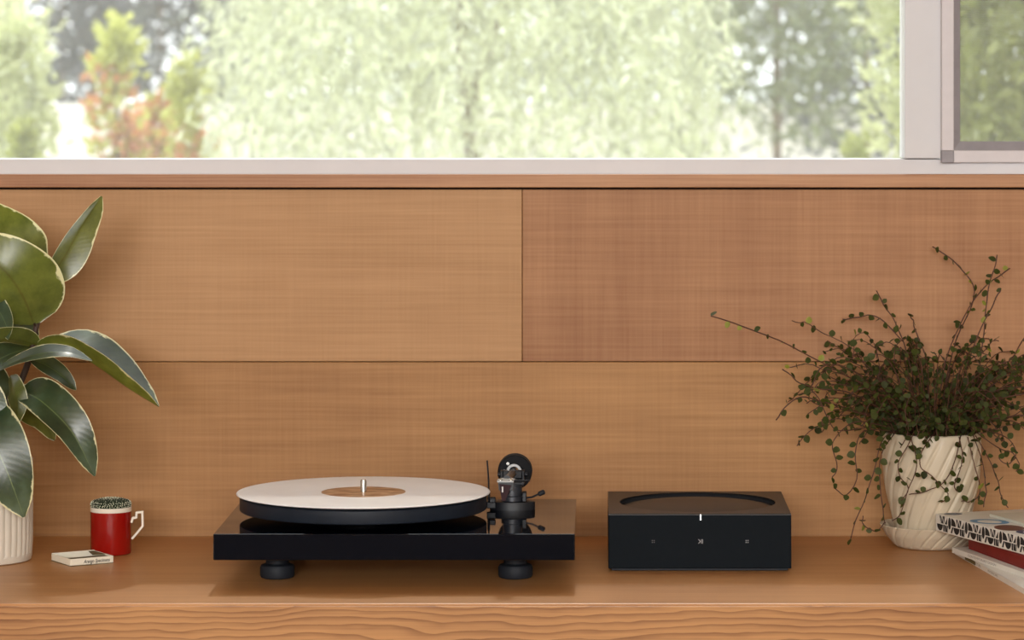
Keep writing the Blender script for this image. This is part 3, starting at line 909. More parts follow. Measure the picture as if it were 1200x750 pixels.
# ------------------------------------------------------------------ vine in swirled pot
M['cream_pot'] = plain('cream_swirled_ceramic', srgb(203, 189, 165), 0.42, var=0.06, nscale=18)
VP_ = Vector((PX(1091.5, 0, 4.222).x, 4.222, 0))
sau = G()
swirl_s = lambda a, z, r: 1 + (.040 * (min(1, abs(math.sin(11 * a - z * 170)) / .55) ** .8 - .8) if z > .003 and r > .046 else 0)
prof_s = [(0, 0), (.040, 0), (.044, .0012), (.0475, .004), (.0500, .007), (.0525, .0101), (.0550, .0133), (.0575, .0165), (.0595, .0200), (.0613, .0234), (.0632, .0268), (.0640, .0285), (.0630, .0290), (.0600, .0270), (.0545, .016), (.047, .0075), (0, .0065)]
prof_s = [p for a_, b_ in zip(prof_s[:-1], prof_s[1:]) for p in [(a_[0] + (b_[0] - a_[0]) * i / 4, a_[1] + (b_[1] - a_[1]) * i / 4) for i in range(4 if a_[0] > .03 and b_[0] > .03 else 1)]] + [prof_s[-1]]
sau.lathe(prof_s, VP_, 352, mod=swirl_s)
so = sau.build('saucer', M['cream_pot'], None, smooth='all')
tag(so, 'cream swirled ceramic saucer under the trailing vine pot', 'saucer')
vn = empty('potted_vine', VP_ + Vector((0, 0, .0064)), 'wiry trailing vine with tiny round leaves in a cream swirled pot', 'potted plant')
def swirl(a, z, r):
    return 1 + .020 * math.sin(20 * a - z * 190) * (1 if r > .05 else 0) * min(1, max(0, (.142 - z) * 60)) if z > .02 else 1
zs = [.0066, .0072, .010, .02, .03, .04, .05, .06, .07, .08, .09, .10, .11, .12, .13, .1385, .1425]
rs = [.034, .0385, .0405, .0438, .0468, .0495, .052, .0545, .0567, .0585, .0598, .0606, .0611, .0614, .0616, .0616, .0612]
prof = [(0, .0066)] + list(zip(rs, zs)) + [(.0595, .1440), (.0572, .1425), (.0565, .135), (.054, .09), (0, .08)]
def dense(prof, n):
    out = []
    for (r0, z0), (r1, z1) in zip(prof[:-1], prof[1:]):
        k = max(1, int(n * math.hypot(r1 - r0, z1 - z0))) if r0 > .03 and r1 > .03 else 1
        out += [(r0 + (r1 - r0) * i / k, z0 + (z1 - z0) * i / k) for i in range(k)]
    return out + [prof[-1]]
def swirl2(a, z, r):
    if z < .012 or z > .141: return 1
    k = min(1, (z - .012) * 90, (.141 - z) * 70)
    q = abs(math.sin(9.5 * a - z * 80))
    return 1 + .044 * k * (min(1, q / .6) - .8) * (1 if r > .059 or z < .13 else 0)
G().lathe(dense(prof, 520), VP_, 380, mod=swirl2).build('pot', M['cream_pot'], vn, smooth='all')
G().lathe([(0, .137), (.03, .138), (.0575, .134), (.056, .12), (0, .12)], VP_, 32).build('soil', M['soil'], vn, smooth=True)

M['vine_stem'] = plain('reddish_brown_wiry_stem', srgb(82, 48, 31), 0.6, var=0.3)
M['vine_leaf'] = leafmat('small_round_vine_leaf', srgb(56, 64, 24), srgb(62, 68, 30), srgb(92, 110, 22), 0.6, 0.22, var=0.5, nscale=30, spec=.28)
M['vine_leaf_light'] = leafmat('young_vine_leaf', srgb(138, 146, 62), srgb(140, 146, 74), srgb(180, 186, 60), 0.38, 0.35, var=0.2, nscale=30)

vr = random.Random(21)
stems = []           # (points, thickness, leaf spacing, single?) ; leaves collected as (pos, normal, tangent, size)
leaves = []
def jitter_line(pts, n, amp, rng):
    P = spline(pts, n)
    ph = [rng.uniform(0, 6.28) for _ in range(6)]
    for i, p in enumerate(P):
        t = i / (n - 1)
        p.x += amp * t * (math.sin(t * 11 + ph[0]) + .5 * math.sin(t * 23 + ph[1]))
        p.z += amp * t * (math.sin(t * 12 + ph[2]) + .5 * math.sin(t * 25 + ph[3]))
        p.y += amp * t * math.sin(t * 10 + ph[4])
    return P
def clampy(p):
    p.y = min(p.y, WALL_Y - .008)
    return p
def put_leaves(P, spacing, rng, size=(.0034, .0052), skip=0.0):
    acc = 0; side = 1
    for a, b in zip(P[:-1], P[1:]):
        acc += (b - a).length
        if acc > spacing * rng.uniform(.7, 1.35):
            acc = 0
            if rng.random() < skip: continue
            tg = (b - a).normalized()
            r = Vector((rng.gauss(0, 1), rng.gauss(0, 1), rng.gauss(0, 1)))
            s = tg.cross(r).normalized() * rng.choice((1, -1))
            sz = rng.uniform(*size)
            nrm = Vector((rng.gauss(0, .8), rng.gauss(-.45, .7), rng.gauss(.55, .6))).normalized()
            leaves.append((b + s * sz * 1.25, nrm, (s + tg * .4).normalized(), sz, b.copy()))

# stems that the picture shows one by one: pixel points with distances
TR = [
    [(1062, 485, 4.21), (1020, 455, 4.19), (985, 437, 4.17), (940, 412, 4.15), (890, 390, 4.13), (833, 370, 4.11)],
    [(1050, 490, 4.20), (1000, 462, 4.17), (960, 455, 4.16), (935, 448, 4.15), (917, 431, 4.15)],
    [(1045, 495, 4.19), (1000, 480, 4.15), (960, 470, 4.13), (935, 466, 4.12), (918, 480, 4.12), (908, 494, 4.12)],
    [(1078, 480, 4.24), (1062, 410, 4.26), (1045, 372, 4.27), (1027, 340, 4.28)],
    [(1058, 400, 4.26), (1030, 372, 4.265), (1010, 371, 4.27), (988, 374, 4.27)],
    [(1100, 470, 4.24), (1112, 410, 4.25), (1140, 355, 4.26), (1160, 330, 4.265), (1185, 316, 4.27)],
    [(1104, 470, 4.25), (1120, 400, 4.27), (1142, 345, 4.28), (1125, 312, 4.285), (1092, 290, 4.29)],
    [(1146, 450, 4.22), (1152, 395, 4.23), (1158, 345, 4.235), (1168, 298, 4.24)],
    [(1120, 470, 4.21), (1145, 395, 4.20), (1165, 355, 4.20), (1172, 340, 4.20)],
    [(1090, 480, 4.25), (1085, 420, 4.27), (1072, 385, 4.28), (1068, 370, 4.285)],
    [(1130, 480, 4.19), (1160, 435, 4.17), (1185, 420, 4.16), (1200, 398, 4.15), (1215, 385, 4.15)],
    [(1135, 485, 4.19), (1165, 470, 4.15), (1195, 462, 4.13), (1230, 455, 4.12)],
    [(1130, 495, 4.18), (1170, 490, 4.15), (1205, 488, 4.13), (1235, 505, 4.12)],
    # hanging left of the pot
    [(1040, 500, 4.17), (1000, 495, 4.15), (975, 520, 4.14), (982, 545, 4.14), (975, 560, 4.14)],
    [(1045, 505, 4.17), (1012, 505, 4.14), (1002, 530, 4.13), (1005, 560, 4.13), (990, 580, 4.13), (977, 572, 4.13)],
    [(1050, 505, 4.16), (1035, 515, 4.135), (1024, 550, 4.13), (1012, 590, 4.13), (996, 630, 4.13)],
    [(1048, 508, 4.16), (1034, 530, 4.14), (1030, 560, 4.14), (1035, 595, 4.135), (1037, 612, 4.13)],
    [(1037, 612, 4.13), (1028, 622, 4.125), (1015, 618, 4.12), (1010, 605, 4.12)],
    [(1030, 490, 4.16), (980, 480, 4.13), (965, 500, 4.12), (962, 490, 4.12)],
    [(1020, 500, 4.15), (985, 505, 4.13), (973, 495, 4.12), (960, 470, 4.12), (952, 455, 4.12)],
    # in front of the pot
    [(1072, 505, 4.16), (1064, 522, 4.148), (1053, 540, 4.148), (1055, 558, 4.148), (1064, 570, 4.148), (1056, 588, 4.148)],
    [(1066, 508, 4.16), (1074, 540, 4.142), (1070, 560, 4.144), (1062, 582, 4.148), (1056, 598, 4.15), (1046, 611, 4.15)],
    [(1094, 508, 4.16), (1080, 530, 4.142), (1078, 546, 4.142), (1088, 554, 4.142), (1101, 568, 4.144), (1110, 580, 4.146), (1104, 588, 4.15)],
    [(1126, 510, 4.165), (1119, 540, 4.146), (1110, 560, 4.146), (1100, 570, 4.146), (1085, 575, 4.148), (1066, 580, 4.15)],
    [(1124, 512, 4.165), (1128, 540, 4.15), (1118, 570, 4.15), (1127, 575, 4.15)],
    [(1134, 512, 4.17), (1142, 545, 4.16), (1148, 575, 4.165), (1138, 588, 4.16), (1126, 588, 4.155)],
    # right of the pot
    [(1140, 505, 4.17), (1160, 540, 4.15), (1168, 560, 4.14), (1172, 578, 4.14), (1183, 595, 4.13)],
    [(1140, 508, 4.17), (1152, 545, 4.15), (1155, 570, 4.145), (1153, 594, 4.14)],
    [(1142, 505, 4.17), (1170, 525, 4.14), (1185, 530, 4.13), (1195, 545, 4.13), (1190, 552, 4.13)],
    [(1142, 500, 4.17), (1178, 512, 4.13), (1190, 528, 4.12), (1182, 545, 4.12), (1170, 535, 4.12)],
]
for i, t in enumerate(TR):
    P = [clampy(p) for p in jitter_line([PX(*q) for q in t], 40, .0012, vr)]
    stems.append((P, .00085 if i < 13 else .0007))
    sp_, sz_ = (.0135, (.0030, .0048)) if i in (0,) else (.0095, (.0034, .0050))
    put_leaves(P, sp_, vr, sz_, .1)
# the thicket: random wiry stems springing from the soil
for i in range(165):
    a = vr.uniform(0, 2 * math.pi)
    b0 = VP_ + Vector((math.cos(a) * vr.uniform(0, .05), math.sin(a) * vr.uniform(0, .05), .136))
    el = vr.uniform(.0, 1.0)
    Lh = vr.uniform(.04, .135) * (1 + .15 * abs(math.cos(a)))
    out = Vector((math.cos(a), math.sin(a) * .75, 0))
    hgt = vr.uniform(.02, .135) * (1 - .25 * el)
    p1 = b0 + out * Lh * .35 + Vector((0, 0, hgt * .75))
    p2 = b0 + out * Lh * .75 + Vector((0, 0, hgt))
    p3 = b0 + out * Lh * 1.05 + Vector((0, 0, hgt - vr.uniform(-.015, .035)))
    P = [clampy(p) for p in jitter_line([b0, p1, p2, p3], 30, .003, vr)]
    stems.append((P, .00062))
    put_leaves(P, .0072, vr, (.0026, .0050), .05)
for i in range(46):                                           # short dense tuft over the rim
    a = vr.uniform(0, 2 * math.pi)
    b0 = VP_ + Vector((math.cos(a) * vr.uniform(.01, .05), math.sin(a) * vr.uniform(.01, .05), .136))
    out = Vector((math.cos(a), math.sin(a), 0))
    P = [clampy(p) for p in jitter_line([b0, b0 + out * .02 + Vector((0, 0, .025)), b0 + out * .04 + Vector((0, 0, vr.uniform(-.002, .035)))], 20, .003, vr)]
    stems.append((P, .0006))
    put_leaves(P, .0042, vr, (.0034, .0050), .0)
for P, r in stems:
    n = len(P)
    G().tube(P[::2] + ([P[-1]] if n % 2 == 0 else []), r, 5).build('stem', M['vine_stem'], vn, smooth='all')
# one round leaf, slightly folded, shared by the leaves that stand clear; the rest is one mesh
def leaf_geo():
    pts = [(0, 0, 0), (.45, .72, .10), (.9, .92, .16), (1.45, .8, .12), (1.95, .35, .03), (2.1, 0, -.03)]
    vs = [Vector((a, b, c)) for a, b, c in pts] + [Vector((a, -b, c)) for a, b, c in pts[1:-1]] + [Vector((1.0, 0, -.04))]
    c = len(vs) - 1
    ring = [0, 1, 2, 3, 4, 5, 9, 8, 7, 6]
    fs = [(ring[i], ring[(i + 1) % 10], c) for i in range(10)]
    return vs, fs
LVS, LFS = leaf_geo()
lme, lme2 = [], []
for nm, mt in (('leaf', M['vine_leaf']), ('leaf', M['vine_leaf_light'])):
    me = bpy.data.meshes.new(nm); me.from_pydata(LVS, [], LFS); me.materials.append(mt)
    me.polygons.foreach_set('use_smooth', [True] * len(me.polygons))
    lme.append(me)
def leaf_matrix(pos, nrm, tg, sz):
    z = nrm; xx = (tg - z * tg.dot(z)).normalized(); yy = z.cross(xx)
    Mx = Matrix(((xx.x, yy.x, z.x, pos.x), (xx.y, yy.y, z.y, pos.y), (xx.z, yy.z, z.z, pos.z), (0, 0, 0, 1)))
    return Mx @ Matrix.Scale(sz, 4)
pc_ = VP_ + Vector((0, 0, .165))
def clearness(l):
    p = l[0]; return math.hypot((p.x - pc_.x) / 1.15, (p.z - pc_.z)) - (p.y - pc_.y) * .55
order = sorted(leaves, key=clearness, reverse=True)
single, rest = order[:290], order[290:]
for l in single:
    pos, nrm, tg, sz, root = l
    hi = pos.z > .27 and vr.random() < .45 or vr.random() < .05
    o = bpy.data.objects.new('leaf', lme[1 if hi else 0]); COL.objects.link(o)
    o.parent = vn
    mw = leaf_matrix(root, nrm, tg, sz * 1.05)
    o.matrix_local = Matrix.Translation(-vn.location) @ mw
g = G()
for pos, nrm, tg, sz, root in rest:
    mw = leaf_matrix(root, nrm, tg, sz)
    g.add([mw @ v for v in LVS], LFS)
tag(g.build('leaf_mass', M['vine_leaf'], vn, smooth='all', fix=False), kind='stuff')

# ------------------------------------------------------------------ books and magazines
M['paper'] = plain('white_cover_paper', srgb(226, 222, 212), 0.4, var=0.02)
M['pages'] = plain('cream_page_edges', srgb(206, 194, 170), 0.8, var=0.08, nscale=300)
M['red_cover'] = plain('dark_red_cloth', srgb(120, 22, 18), 0.55, var=0.1)
M['pale_cover'] = plain('pale_grey_green_cover', srgb(206, 206, 192), 0.35, var=0.03)
M['blue_ink'] = plain('blue_print', srgb(70, 130, 170), 0.4)
M['navy_ink'] = plain('navy_print', srgb(30, 44, 84), 0.4)
M['brown_ink'] = plain('brown_print', srgb(96, 48, 36), 0.4)
M['grey_ink'] = plain('grey_print_text', srgb(126, 122, 116), 0.6)

def slab_frame(far, near):
    """far and near corner of the left side -> matrix: local x along the left side towards the camera, local y to the right"""
    a, b = Vector((far[0], far[1], 0)), Vector((near[0], near[1], 0))
    u = (b - a).normalized(); v = Vector((-u.y, u.x, 0))
    return Matrix(((u.x, v.x, 0, a.x), (u.y, v.y, 0, a.y), (0, 0, 1, 0), (0, 0, 0, 1)))

def paper_text(parent, Mx, s, x0, x1, zc, h, mat):
    vs, fs = text_mesh(s, 1.0)
    w = max(v.x for v in vs) - min(v.x for v in vs)
    hh = max(v.y for v in vs) - min(v.y for v in vs)
    g = G()
    g.add([Mx @ Vector(((x0 + x1) / 2 + v.x / w * (x1 - x0), -.00012, zc + v.y / hh * h)) for v in vs], fs)
    g.build('lettering', mat, parent, fix=False)

def magazine(far, near, z, th, L, W, label, mat='paper'):
    Mx = slab_frame(far, near)
    e = empty('magazine', Mx @ Vector((L / 2, W / 2, z)), label, 'magazine', 'books and magazines beside the vine')
    G().box((0, 0, z), (L, .0012, z + th), Mx, .0004, 1).build('spine', M[mat], e)
    G().box((0, 0, z + th - .0005), (L, W, z + th), Mx).build('front_cover', M[mat], e)
    G().box((0, 0, z), (L, W, z + .0005), Mx).build('back_cover', M[mat], e)
    G().box((.0008, .001, z + .0005), (L - .0008, W - .0008, z + th - .0005), Mx).build('pages', M['pages'], e)
    return e, Mx

e, Mx = magazine((.4405, 4.150), (.4850, 3.830), 0, .0062, .335, .21, 'white magazine with printed spine at the very bottom of the book pile')
paper_text(e, Mx, 'ARCHITECTURE', .075, .125, .0031, .0030, M['grey_ink'])
G().box((.05, -.0002, .0008), (.10, .0006, .0054), Mx).build('spine_panel', M['olive_card'], e)
paper_text(e, Mx, 'INTERIORS', .16, .205, .0031, .0026, M['grey_ink'])
e, Mx = magazine((.4335, 4.120), (.4955, 3.912), .0064, .0064, .28, .21, 'white magazine with grey spine lettering lying under the dark red book')
paper_text(e, Mx, 'CONTEMPORARY DESIGN', .050, .135, .0096, .0028, M['grey_ink'])

# dark red hardback
Mx = slab_frame((.452, 4.105), (.505, 3.905))
rb = empty('book', Mx @ Vector((.13, .09, .013)), 'dark red hardback book between the magazines and the patterned book', 'book', 'books and magazines beside the vine')
G().box((0, 0, .0130), (.26, .18, .0152), Mx, .0006, 1).build('back_cover', M['red_cover'], rb)
G().box((0, 0, .0270), (.26, .18, .0292), Mx, .0006, 1).build('front_cover', M['red_cover'], rb)
G().box((0, 0, .0150), (.26, .0022, .0272), Mx, .0006, 1).build('spine', M['red_cover'], rb)
G().box((.004, .002, .0152), (.256, .176, .0270), Mx).build('pages', M['pages'], rb)

# patterned book
Mx = slab_frame((.4165, 4.150), (.4990, 3.937))
bz, bt, BL, BW = .0295, .0208, .27, .20
pb = empty('book', Mx @ Vector((BL / 2, BW / 2, bz)), 'thick book with black and white geometric spine on the book pile', 'book', 'books and magazines beside the vine')
G().box((0, 0, bz), (BL, .0020, bz + bt), Mx, .0007, 2).build('spine', M['paper'], pb)
G().box((0, .0005, bz + bt - .002), (BL, BW, bz + bt), Mx, .0006, 1).build('front_cover', M['paper'], pb)
G().box((0, .0005, bz), (BL, BW, bz + .002), Mx, .0006, 1).build('back_cover', M['paper'], pb)
G().box((.004, .002, bz + .002), (BL - .004, BW - .004, bz + bt - .002), Mx).build('pages', M['pages'], pb)
g = G()
per = .0440
yy = -.00012
def S(u, v, k): return Mx @ Vector(((k + u) * per - .010, yy, bz + .0016 + v * (bt - .0024)))
def shape(pts, k):
    P = [S(u, v, k) for u, v in pts]
    xs = [(k + u) * per - .010 for u, v in pts]
    if min(xs) < .0008 or max(xs) > BL - .0008: return
    g.poly(P)
def arc(cu, cv, ru, rv, a0, a1, n=10):
    return [(cu + ru * math.cos(math.radians(a0 + (a1 - a0) * i / (n - 1))), cv + rv * math.sin(math.radians(a0 + (a1 - a0) * i / (n - 1)))) for i in range(n)]
for k in range(0, 7):
    shape(arc(.080, .62, .085, .40, 0, 360, 18), k)                                   # tall lens
    shape([(.19, .50)] + arc(.19, .50, .27, .50, 0, 90), k)                            # quarter leaf
    shape([(.47, 1.0), (.57, 1.0), (.55, .50)], k)                                    # wedges
    shape([(.57, .50), (.72, .50), (.615, .95)], k)
    shape([(.65, 1.0), (.79, 1.0), (.755, .52)], k)
    shape([(.79, .50), (.93, .50), (.95, .97)], k)
    shape([(.15, .02), (.24, .02), (.32, .43), (.24, .43)], k)                        # slanted bar
    shape([(.33, .43)] + arc(.50, .43, .18, .43, 180, 360, 12), k)                    # half disc
    shape([(.70, .44), (.785, .44), (.785, .0), (.70, .0)], k)
    shape([(.80, .43), (.89, .43), (.98, .0), (.81, .0)], k)
    shape([(.91, .44), (.985, .44), (.985, .08)], k)
g.build('spine_pattern', M['black_ink'], pb, fix=False)
zt_ = bz + bt + .0001
def blob(cx, cy, rx, ry, rot, mat, inner=None):
    c, s = math.cos(rot), math.sin(rot)
    ring = lambda k: [Mx @ Vector((cx + (rx * k * math.cos(a) * c - ry * k * math.sin(a) * s), cy + (rx * k * math.cos(a) * s + ry * k * math.sin(a) * c), zt_)) for a in [2 * math.pi * i / 28 for i in range(28)]]
    q = G()
    if inner is None:
        q.poly(ring(1))
    else:
        A, B = ring(1), ring(inner)
        q.add(A + B, [(i, (i + 1) % 28, 28 + (i + 1) % 28, 28 + i) for i in range(28)])
    q.build('cover_print', M[mat], pb, fix=False)
blob(.012, .018, .010, .012, .2, 'navy_ink')
blob(.092, .026, .026, .020, .4, 'blue_ink', .62)
blob(.150, .022, .026, .018, -.3, 'brown_ink')
blob(.195, .030, .022, .020, .2, 'navy_ink', .6)
blob(.062, .075, .030, .022, .2, 'blue_ink', .7)

# pale magazine on top
e, Mx2 = magazine((.4790, 4.118), (.5110, 4.028), bz + bt + .0004, .0035, .22, .16, 'pale grey-green magazine lying on top of the patterned book', 'pale_cover')

# ------------------------------------------------------------------ the garden
M['ground'] = plain('pale_dry_lawn', srgb(196, 192, 160), 0.95, var=0.2, nscale=3)
M['render_wall'] = plain('white_rendered_wall', srgb(236, 232, 226), 0.9, var=0.03, nscale=2)
M['bark'] = plain('grey_brown_bark', srgb(120, 104, 88), 0.9, var=0.3, nscale=30)
GZ = -0.9
struct('ground', G().box((-30, WALL_Y + .2, GZ - .2), (30, 60, GZ)), M['ground'], 'pale sunlit garden ground beyond the window')
gw = G().box((-9, 16.5, GZ), (9, 16.8, .455)).build('garden_wall', M['render_wall'], None)
tag(gw, 'low white rendered wall glimpsed behind the garden trees', 'wall')

nr = np.random.default_rng(11)
def unit(a):
    return a / np.maximum(1e-9, np.linalg.norm(a, axis=1, keepdims=True))

def leaf_cloud(name, mat, parent, pos, dirs, length, width):
    """one mesh of folded lens-shaped leaves: pos (n,3) leaf bases, dirs (n,3)"""
    n = len(pos)
    d = unit(dirs)
    s = unit(np.cross(d, nr.normal(size=(n, 3))))
    nn = np.cross(s, d)
    L = (length * nr.uniform(.7, 1.25, (n, 1))); W = (width * nr.uniform(.7, 1.25, (n, 1)))
    v = np.empty((n, 4, 3))
    v[:, 0] = pos
    v[:, 1] = pos + d * L * .5 + s * W * .5 + nn * W * .15
    v[:, 2] = pos + d * L
    v[:, 3] = pos + d * L * .5 - s * W * .5 + nn * W * .15
    v = v.reshape(-1, 3)
    base = np.array(parent.location if parent else (0, 0, 0))
    me = bpy.data.meshes.new(name)
    idx = np.arange(n)[:, None] * 4
    tri = np.concatenate([idx + np.array([[0, 1, 2]]), idx + np.array([[0, 2, 3]])], axis=1).reshape(-1)
    me.vertices.add(n * 4); me.vertices.foreach_set('co', (v - base).reshape(-1))
    me.loops.add(n * 6); me.loops.foreach_set('vertex_index', tri.astype(np.int32))
    me.polygons.add(n * 2)
    me.polygons.foreach_set('loop_start', np.arange(0, n * 6, 3, dtype=np.int32))
    me.polygons.foreach_set('loop_total', np.full(n * 2, 3, dtype=np.int32))
    me.update(calc_edges=True)
    me.materials.append(mat)
    o = bpy.data.objects.new(name, me); COL.objects.link(o)
    if parent: o.parent = parent
    return tag(o, kind='stuff')

def weeping_tree(name, cx, cy, rx, ry, z0, z1, n_str, mat, label, leaf_l=.06, leaf_w=.014, step=.026, trunk_r=.028):
    t = empty(name, (cx, cy, GZ), label, 'tree')
    g = G().tube(spline([(cx, cy, GZ), (cx + .04, cy, 0), (cx - .03, cy, .9), (cx + .05, cy, z1 * .8)], 14), [trunk_r * (1 - .6 * i / 13) for i in range(14)], 10)
    g.build('trunk', M['bark'], t, smooth='all')
    for i in range(9):
        a = i * 2.4
        e_ = Vector((cx + math.cos(a) * rx * .75, cy + math.sin(a) * ry * .75, z1 * (.62 + .2 * ((i * 7) % 5) / 5)))
        s_ = Vector((cx, cy, .5 + .12 * i))
        m_ = (s_ + e_) / 2 + Vector((0, 0, .25))
        G().tube(spline([s_, m_, e_], 10), [.022 * (1 - .75 * k / 9) for k in range(10)], 6).build('branch', M['bark'], t, smooth='all')
    P, D = [], []
    for i in range(n_str):
        a = nr.uniform(0, 2 * math.pi); r = math.sqrt(nr.uniform(.0, 1))
        zt0 = z0 + (z1 - z0) * (1 - .55 * r ** 2) * nr.uniform(.25, 1)
        x0, y0 = cx + rx * r * math.cos(a), cy + ry * r * math.sin(a)
        ln = nr.uniform(.35, 1.0)
        k = int(ln / step)
        ts = np.arange(k) / k
        ox, oy = nr.normal(0, .10), nr.normal(0, .10)
        x_ = x0 + ox * ts ** 1.5; y_ = y0 + oy * ts ** 1.5
        z_ = zt0 - ln * ts
        P.append(np.stack([x_, y_, z_], 1))
        dd = np.stack([nr.normal(0, .55, k), nr.normal(0, .55, k), -np.abs(nr.normal(.6, .4, k))], 1)
        D.append(dd)
    P = np.concatenate(P); D = np.concatenate(D)
    m = P[:, 2] > GZ + .1
    leaf_cloud('foliage', mat, t, P[m], D[m], leaf_l, leaf_w)
    return t

def bush(name, cx, cy, z0, z1, prof, n, mat, label, cat='shrub', leaf_l=.045, leaf_w=.026, clump=26, flat=.8, mats=None, split=None):
    """shrub: clumps of leaves inside a body of revolution; prof(t) gives the radius at height fraction t"""
    t = empty(name, (cx, cy, GZ), label, cat)
    G().tube(spline([(cx, cy, GZ), (cx + .02, cy, z0), (cx, cy, z0 + (z1 - z0) * .9)], 10), [.03 * (1 - .8 * k / 9) for k in range(10)], 7).build('trunk', M['bark'], t, smooth='all')
    nc = max(1, n // clump)
    tt_ = nr.uniform(0, 1, nc); a = nr.uniform(0, 2 * math.pi, nc); r = np.sqrt(nr.uniform(.15, 1, nc))
    R_ = np.array([prof(q) for q in tt_]) * r
    C = np.stack([cx + R_ * np.cos(a), cy + R_ * np.sin(a) * flat, z0 + (z1 - z0) * tt_], 1)
    cs = (np.array([prof(.4)]) * .28)[0]
    P = np.repeat(C, clump, 0) + nr.normal(0, cs * .5, (nc * clump, 3))
    D = unit(P - np.repeat(C, clump, 0)) + np.array([[0, 0, .35]]) + nr.normal(0, .4, P.shape)
    if mats is None:
        leaf_cloud('foliage', mat, t, P, D, leaf_l, leaf_w)
    else:
        sel = split(P, np.repeat(tt_, clump))
        leaf_cloud('foliage', mat, t, P[~sel], D[~sel], leaf_l, leaf_w)
        leaf_cloud('young_foliage', mats, t, P[sel], D[sel], leaf_l, leaf_w)
    return t

M['willow'] = leafmat('pale_weeping_leaves', srgb(206, 210, 192), srgb(210, 214, 200), srgb(216, 221, 186), 0.5, 0.5, var=0.42, nscale=7)
M['pale_bush'] = leafmat('pale_green_leaves', srgb(204, 209, 178), srgb(204, 208, 184), srgb(218, 223, 172), 0.5, 0.5, var=0.25, nscale=5)
M['lime_bush'] = leafmat('lime_leaves', srgb(188, 194, 118), srgb(186, 192, 130), srgb(214, 216, 112), 0.45, 0.45, var=0.25, nscale=5)
M['orange_bush'] = leafmat('orange_red_young_leaves', srgb(210, 150, 112), srgb(208, 154, 122), srgb(232, 156, 104), 0.45, 0.45, var=0.2, nscale=5)
M['conifer'] = leafmat('blue_grey_needles', srgb(100, 103, 108), srgb(104, 106, 114), srgb(104, 112, 98), 0.6, 0.3, var=0.35, nscale=2.5)
M['olive_tree'] = leafmat('olive_grey_leaves', srgb(128, 136, 112), srgb(136, 142, 122), srgb(140, 152, 100), 0.6, 0.35, var=0.35, nscale=3)
M['mid_green'] = leafmat('mid_green_leaves', srgb(160, 166, 104), srgb(160, 164, 112), srgb(190, 198, 100), 0.5, 0.45, var=0.3, nscale=5)

def gx(px, d): return (px - VPX) * d / F_PX
weeping_tree('weeping_tree', gx(548, 10.2), 10.2, .78, 1.0, .25, 2.6, 1050, M['willow'], 'large pale weeping tree filling the middle of the window')
# red-tipped shrubs by the white wall
cone = lambda r: (lambda t: r * (1.05 - t) ** .75 * (1 - .25 * (1 - t) ** 6))
bush('red_tipped_shrub', gx(136, 11.2), 11.2, -.5, .74, lambda t: .15 * (1.06 - t) ** .55, 2600, M['lime_bush'], 'upright lime and orange shrub before the white garden wall', mats=M['orange_bush'], split=lambda P, t: (t < .9) & (nr.uniform(0, 1, len(t)) < .30 + .35 * (P[:, 0] > gx(140, 11.2))))
bush('red_tipped_shrub', gx(222, 11.75), 11.75, -.5, .62, lambda t: .16 * (1.06 - t) ** .6, 2600, M['lime_bush'], 'lime shrub with some orange leaves beside the weeping tree', mats=M['orange_bush'], split=lambda P, t: (t < .80) & (nr.uniform(0, 1, len(t)) < .42))
bush('red_tipped_shrub', gx(178, 12.9), 12.9, -.5, .50, lambda t: .17 * (1.06 - t) ** .5, 2400, M['lime_bush'], 'low peach-orange shrub between the two lime shrubs', mats=M['orange_bush'], split=lambda P, t: nr.uniform(0, 1, len(t)) < .62)
bush('pale_shrub', gx(8, 10.5), 10.5, -.5, .76, lambda t: .20 * (1.05 - t) ** .4, 4200, M['pale_bush'], 'pale yellow-green shrub at the far left of the garden')
bush('small_dark_shrub', gx(30, 10.0), 10.0, -.5, .44, lambda t: .07 * (1.05 - t) ** .4, 900, M['mid_green'], 'small mid-green shrub in front of the pale shrub')
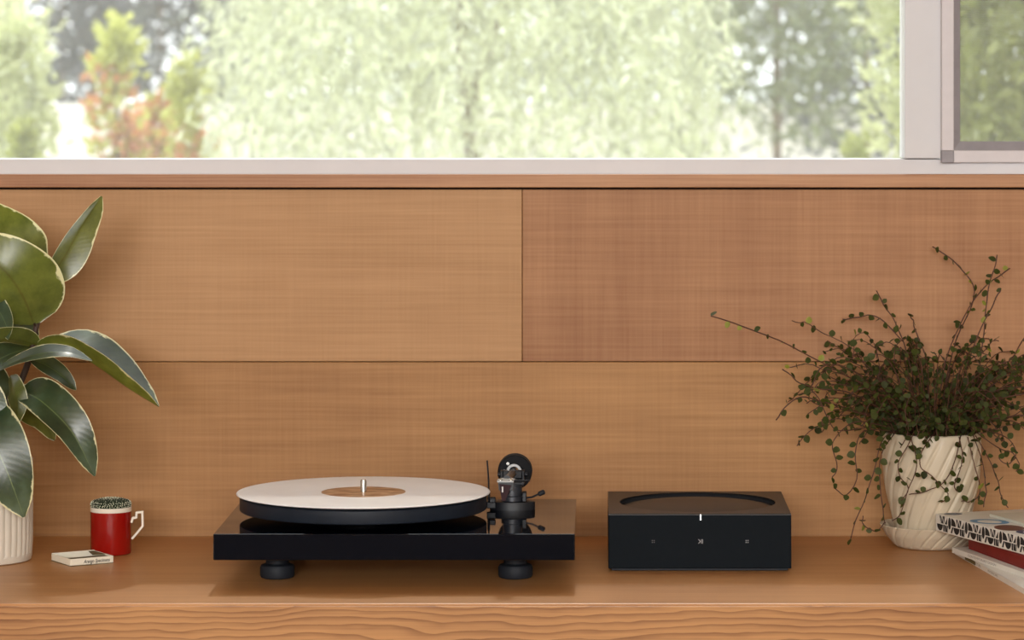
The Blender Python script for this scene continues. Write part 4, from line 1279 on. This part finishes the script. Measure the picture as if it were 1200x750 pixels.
# dark conifers behind
for i, (px, d, r, top, lab, mt) in enumerate([
        (70, 19.6, .60, 4.2, 'blue-grey conifer rising behind the pale left shrub', 'conifer'),
        (185, 21.2, .70, 4.6, 'tall blue-grey conifer behind the red-tipped shrubs', 'conifer'),
        (330, 23.0, .9, 4.0, 'grey-green conifer standing behind the weeping tree', 'olive_tree'),
        (560, 25.2, 1.1, 4.4, 'broad olive-grey tree hidden behind the weeping tree', 'olive_tree'),
        (770, 27.6, 1.1, 4.4, 'olive-grey tree behind the right side of the weeping tree', 'olive_tree')]):
    bush('conifer', gx(px, d), d, -.6, top, lambda t, r=r: r * (1.03 - t) ** .8, 9000, M[mt], lab, 'tree', .13, .035, 30)
def crown(r): return lambda t: r * math.sin(math.pi * min(1, .12 + .86 * t)) ** .6
bush('olive_tree', gx(905, 13.9), 13.9, .42, 2.6, crown(.50), 9000, M['olive_tree'], 'grey olive tree with bright gaps beneath its crown', 'tree', .07, .022, 26)
bush('olive_tree', gx(1010, 15.1), 15.1, .30, 3.0, crown(.55), 9000, M['conifer'], 'dark grey-green tree next to the white window mullion', 'tree', .08, .024, 26)
bush('light_green_tree', gx(1078, 9.6), 9.6, .40, 2.2, crown(.19), 4200, M['pale_bush'], 'light green branchy tree close to the white window mullion', 'tree', .05, .02, 22)
bush('low_green_shrub', gx(1010, 11.6), 11.6, -.5, .36, lambda t: .12 * (1.05 - t) ** .4, 1800, M['mid_green'], 'low green shrub below the grey olive tree')
bush('low_green_shrub', gx(800, 11.5), 11.5, -.5, .34, lambda t: .22 * (1.05 - t) ** .4, 3200, M['pale_bush'], 'low pale shrub beside the foot of the weeping tree')
bush('garden_tree', gx(1196, 9.0), 9.0, -.3, 2.4, crown(.25), 12000, M['mid_green'], 'green tree seen through the insect screen', 'tree', .055, .024, 24)
bush('garden_tree', gx(1260, 12.5), 12.5, -.3, 2.8, crown(.62), 9000, M['mid_green'], 'broad green tree to the right of the insect screen', 'tree', .07, .03, 24)
bush('garden_tree', gx(-130, 12.0), 12.0, -.3, 2.8, crown(.55), 9000, M['pale_bush'], 'broad pale tree left of the pale shrub', 'tree', .07, .03, 24)
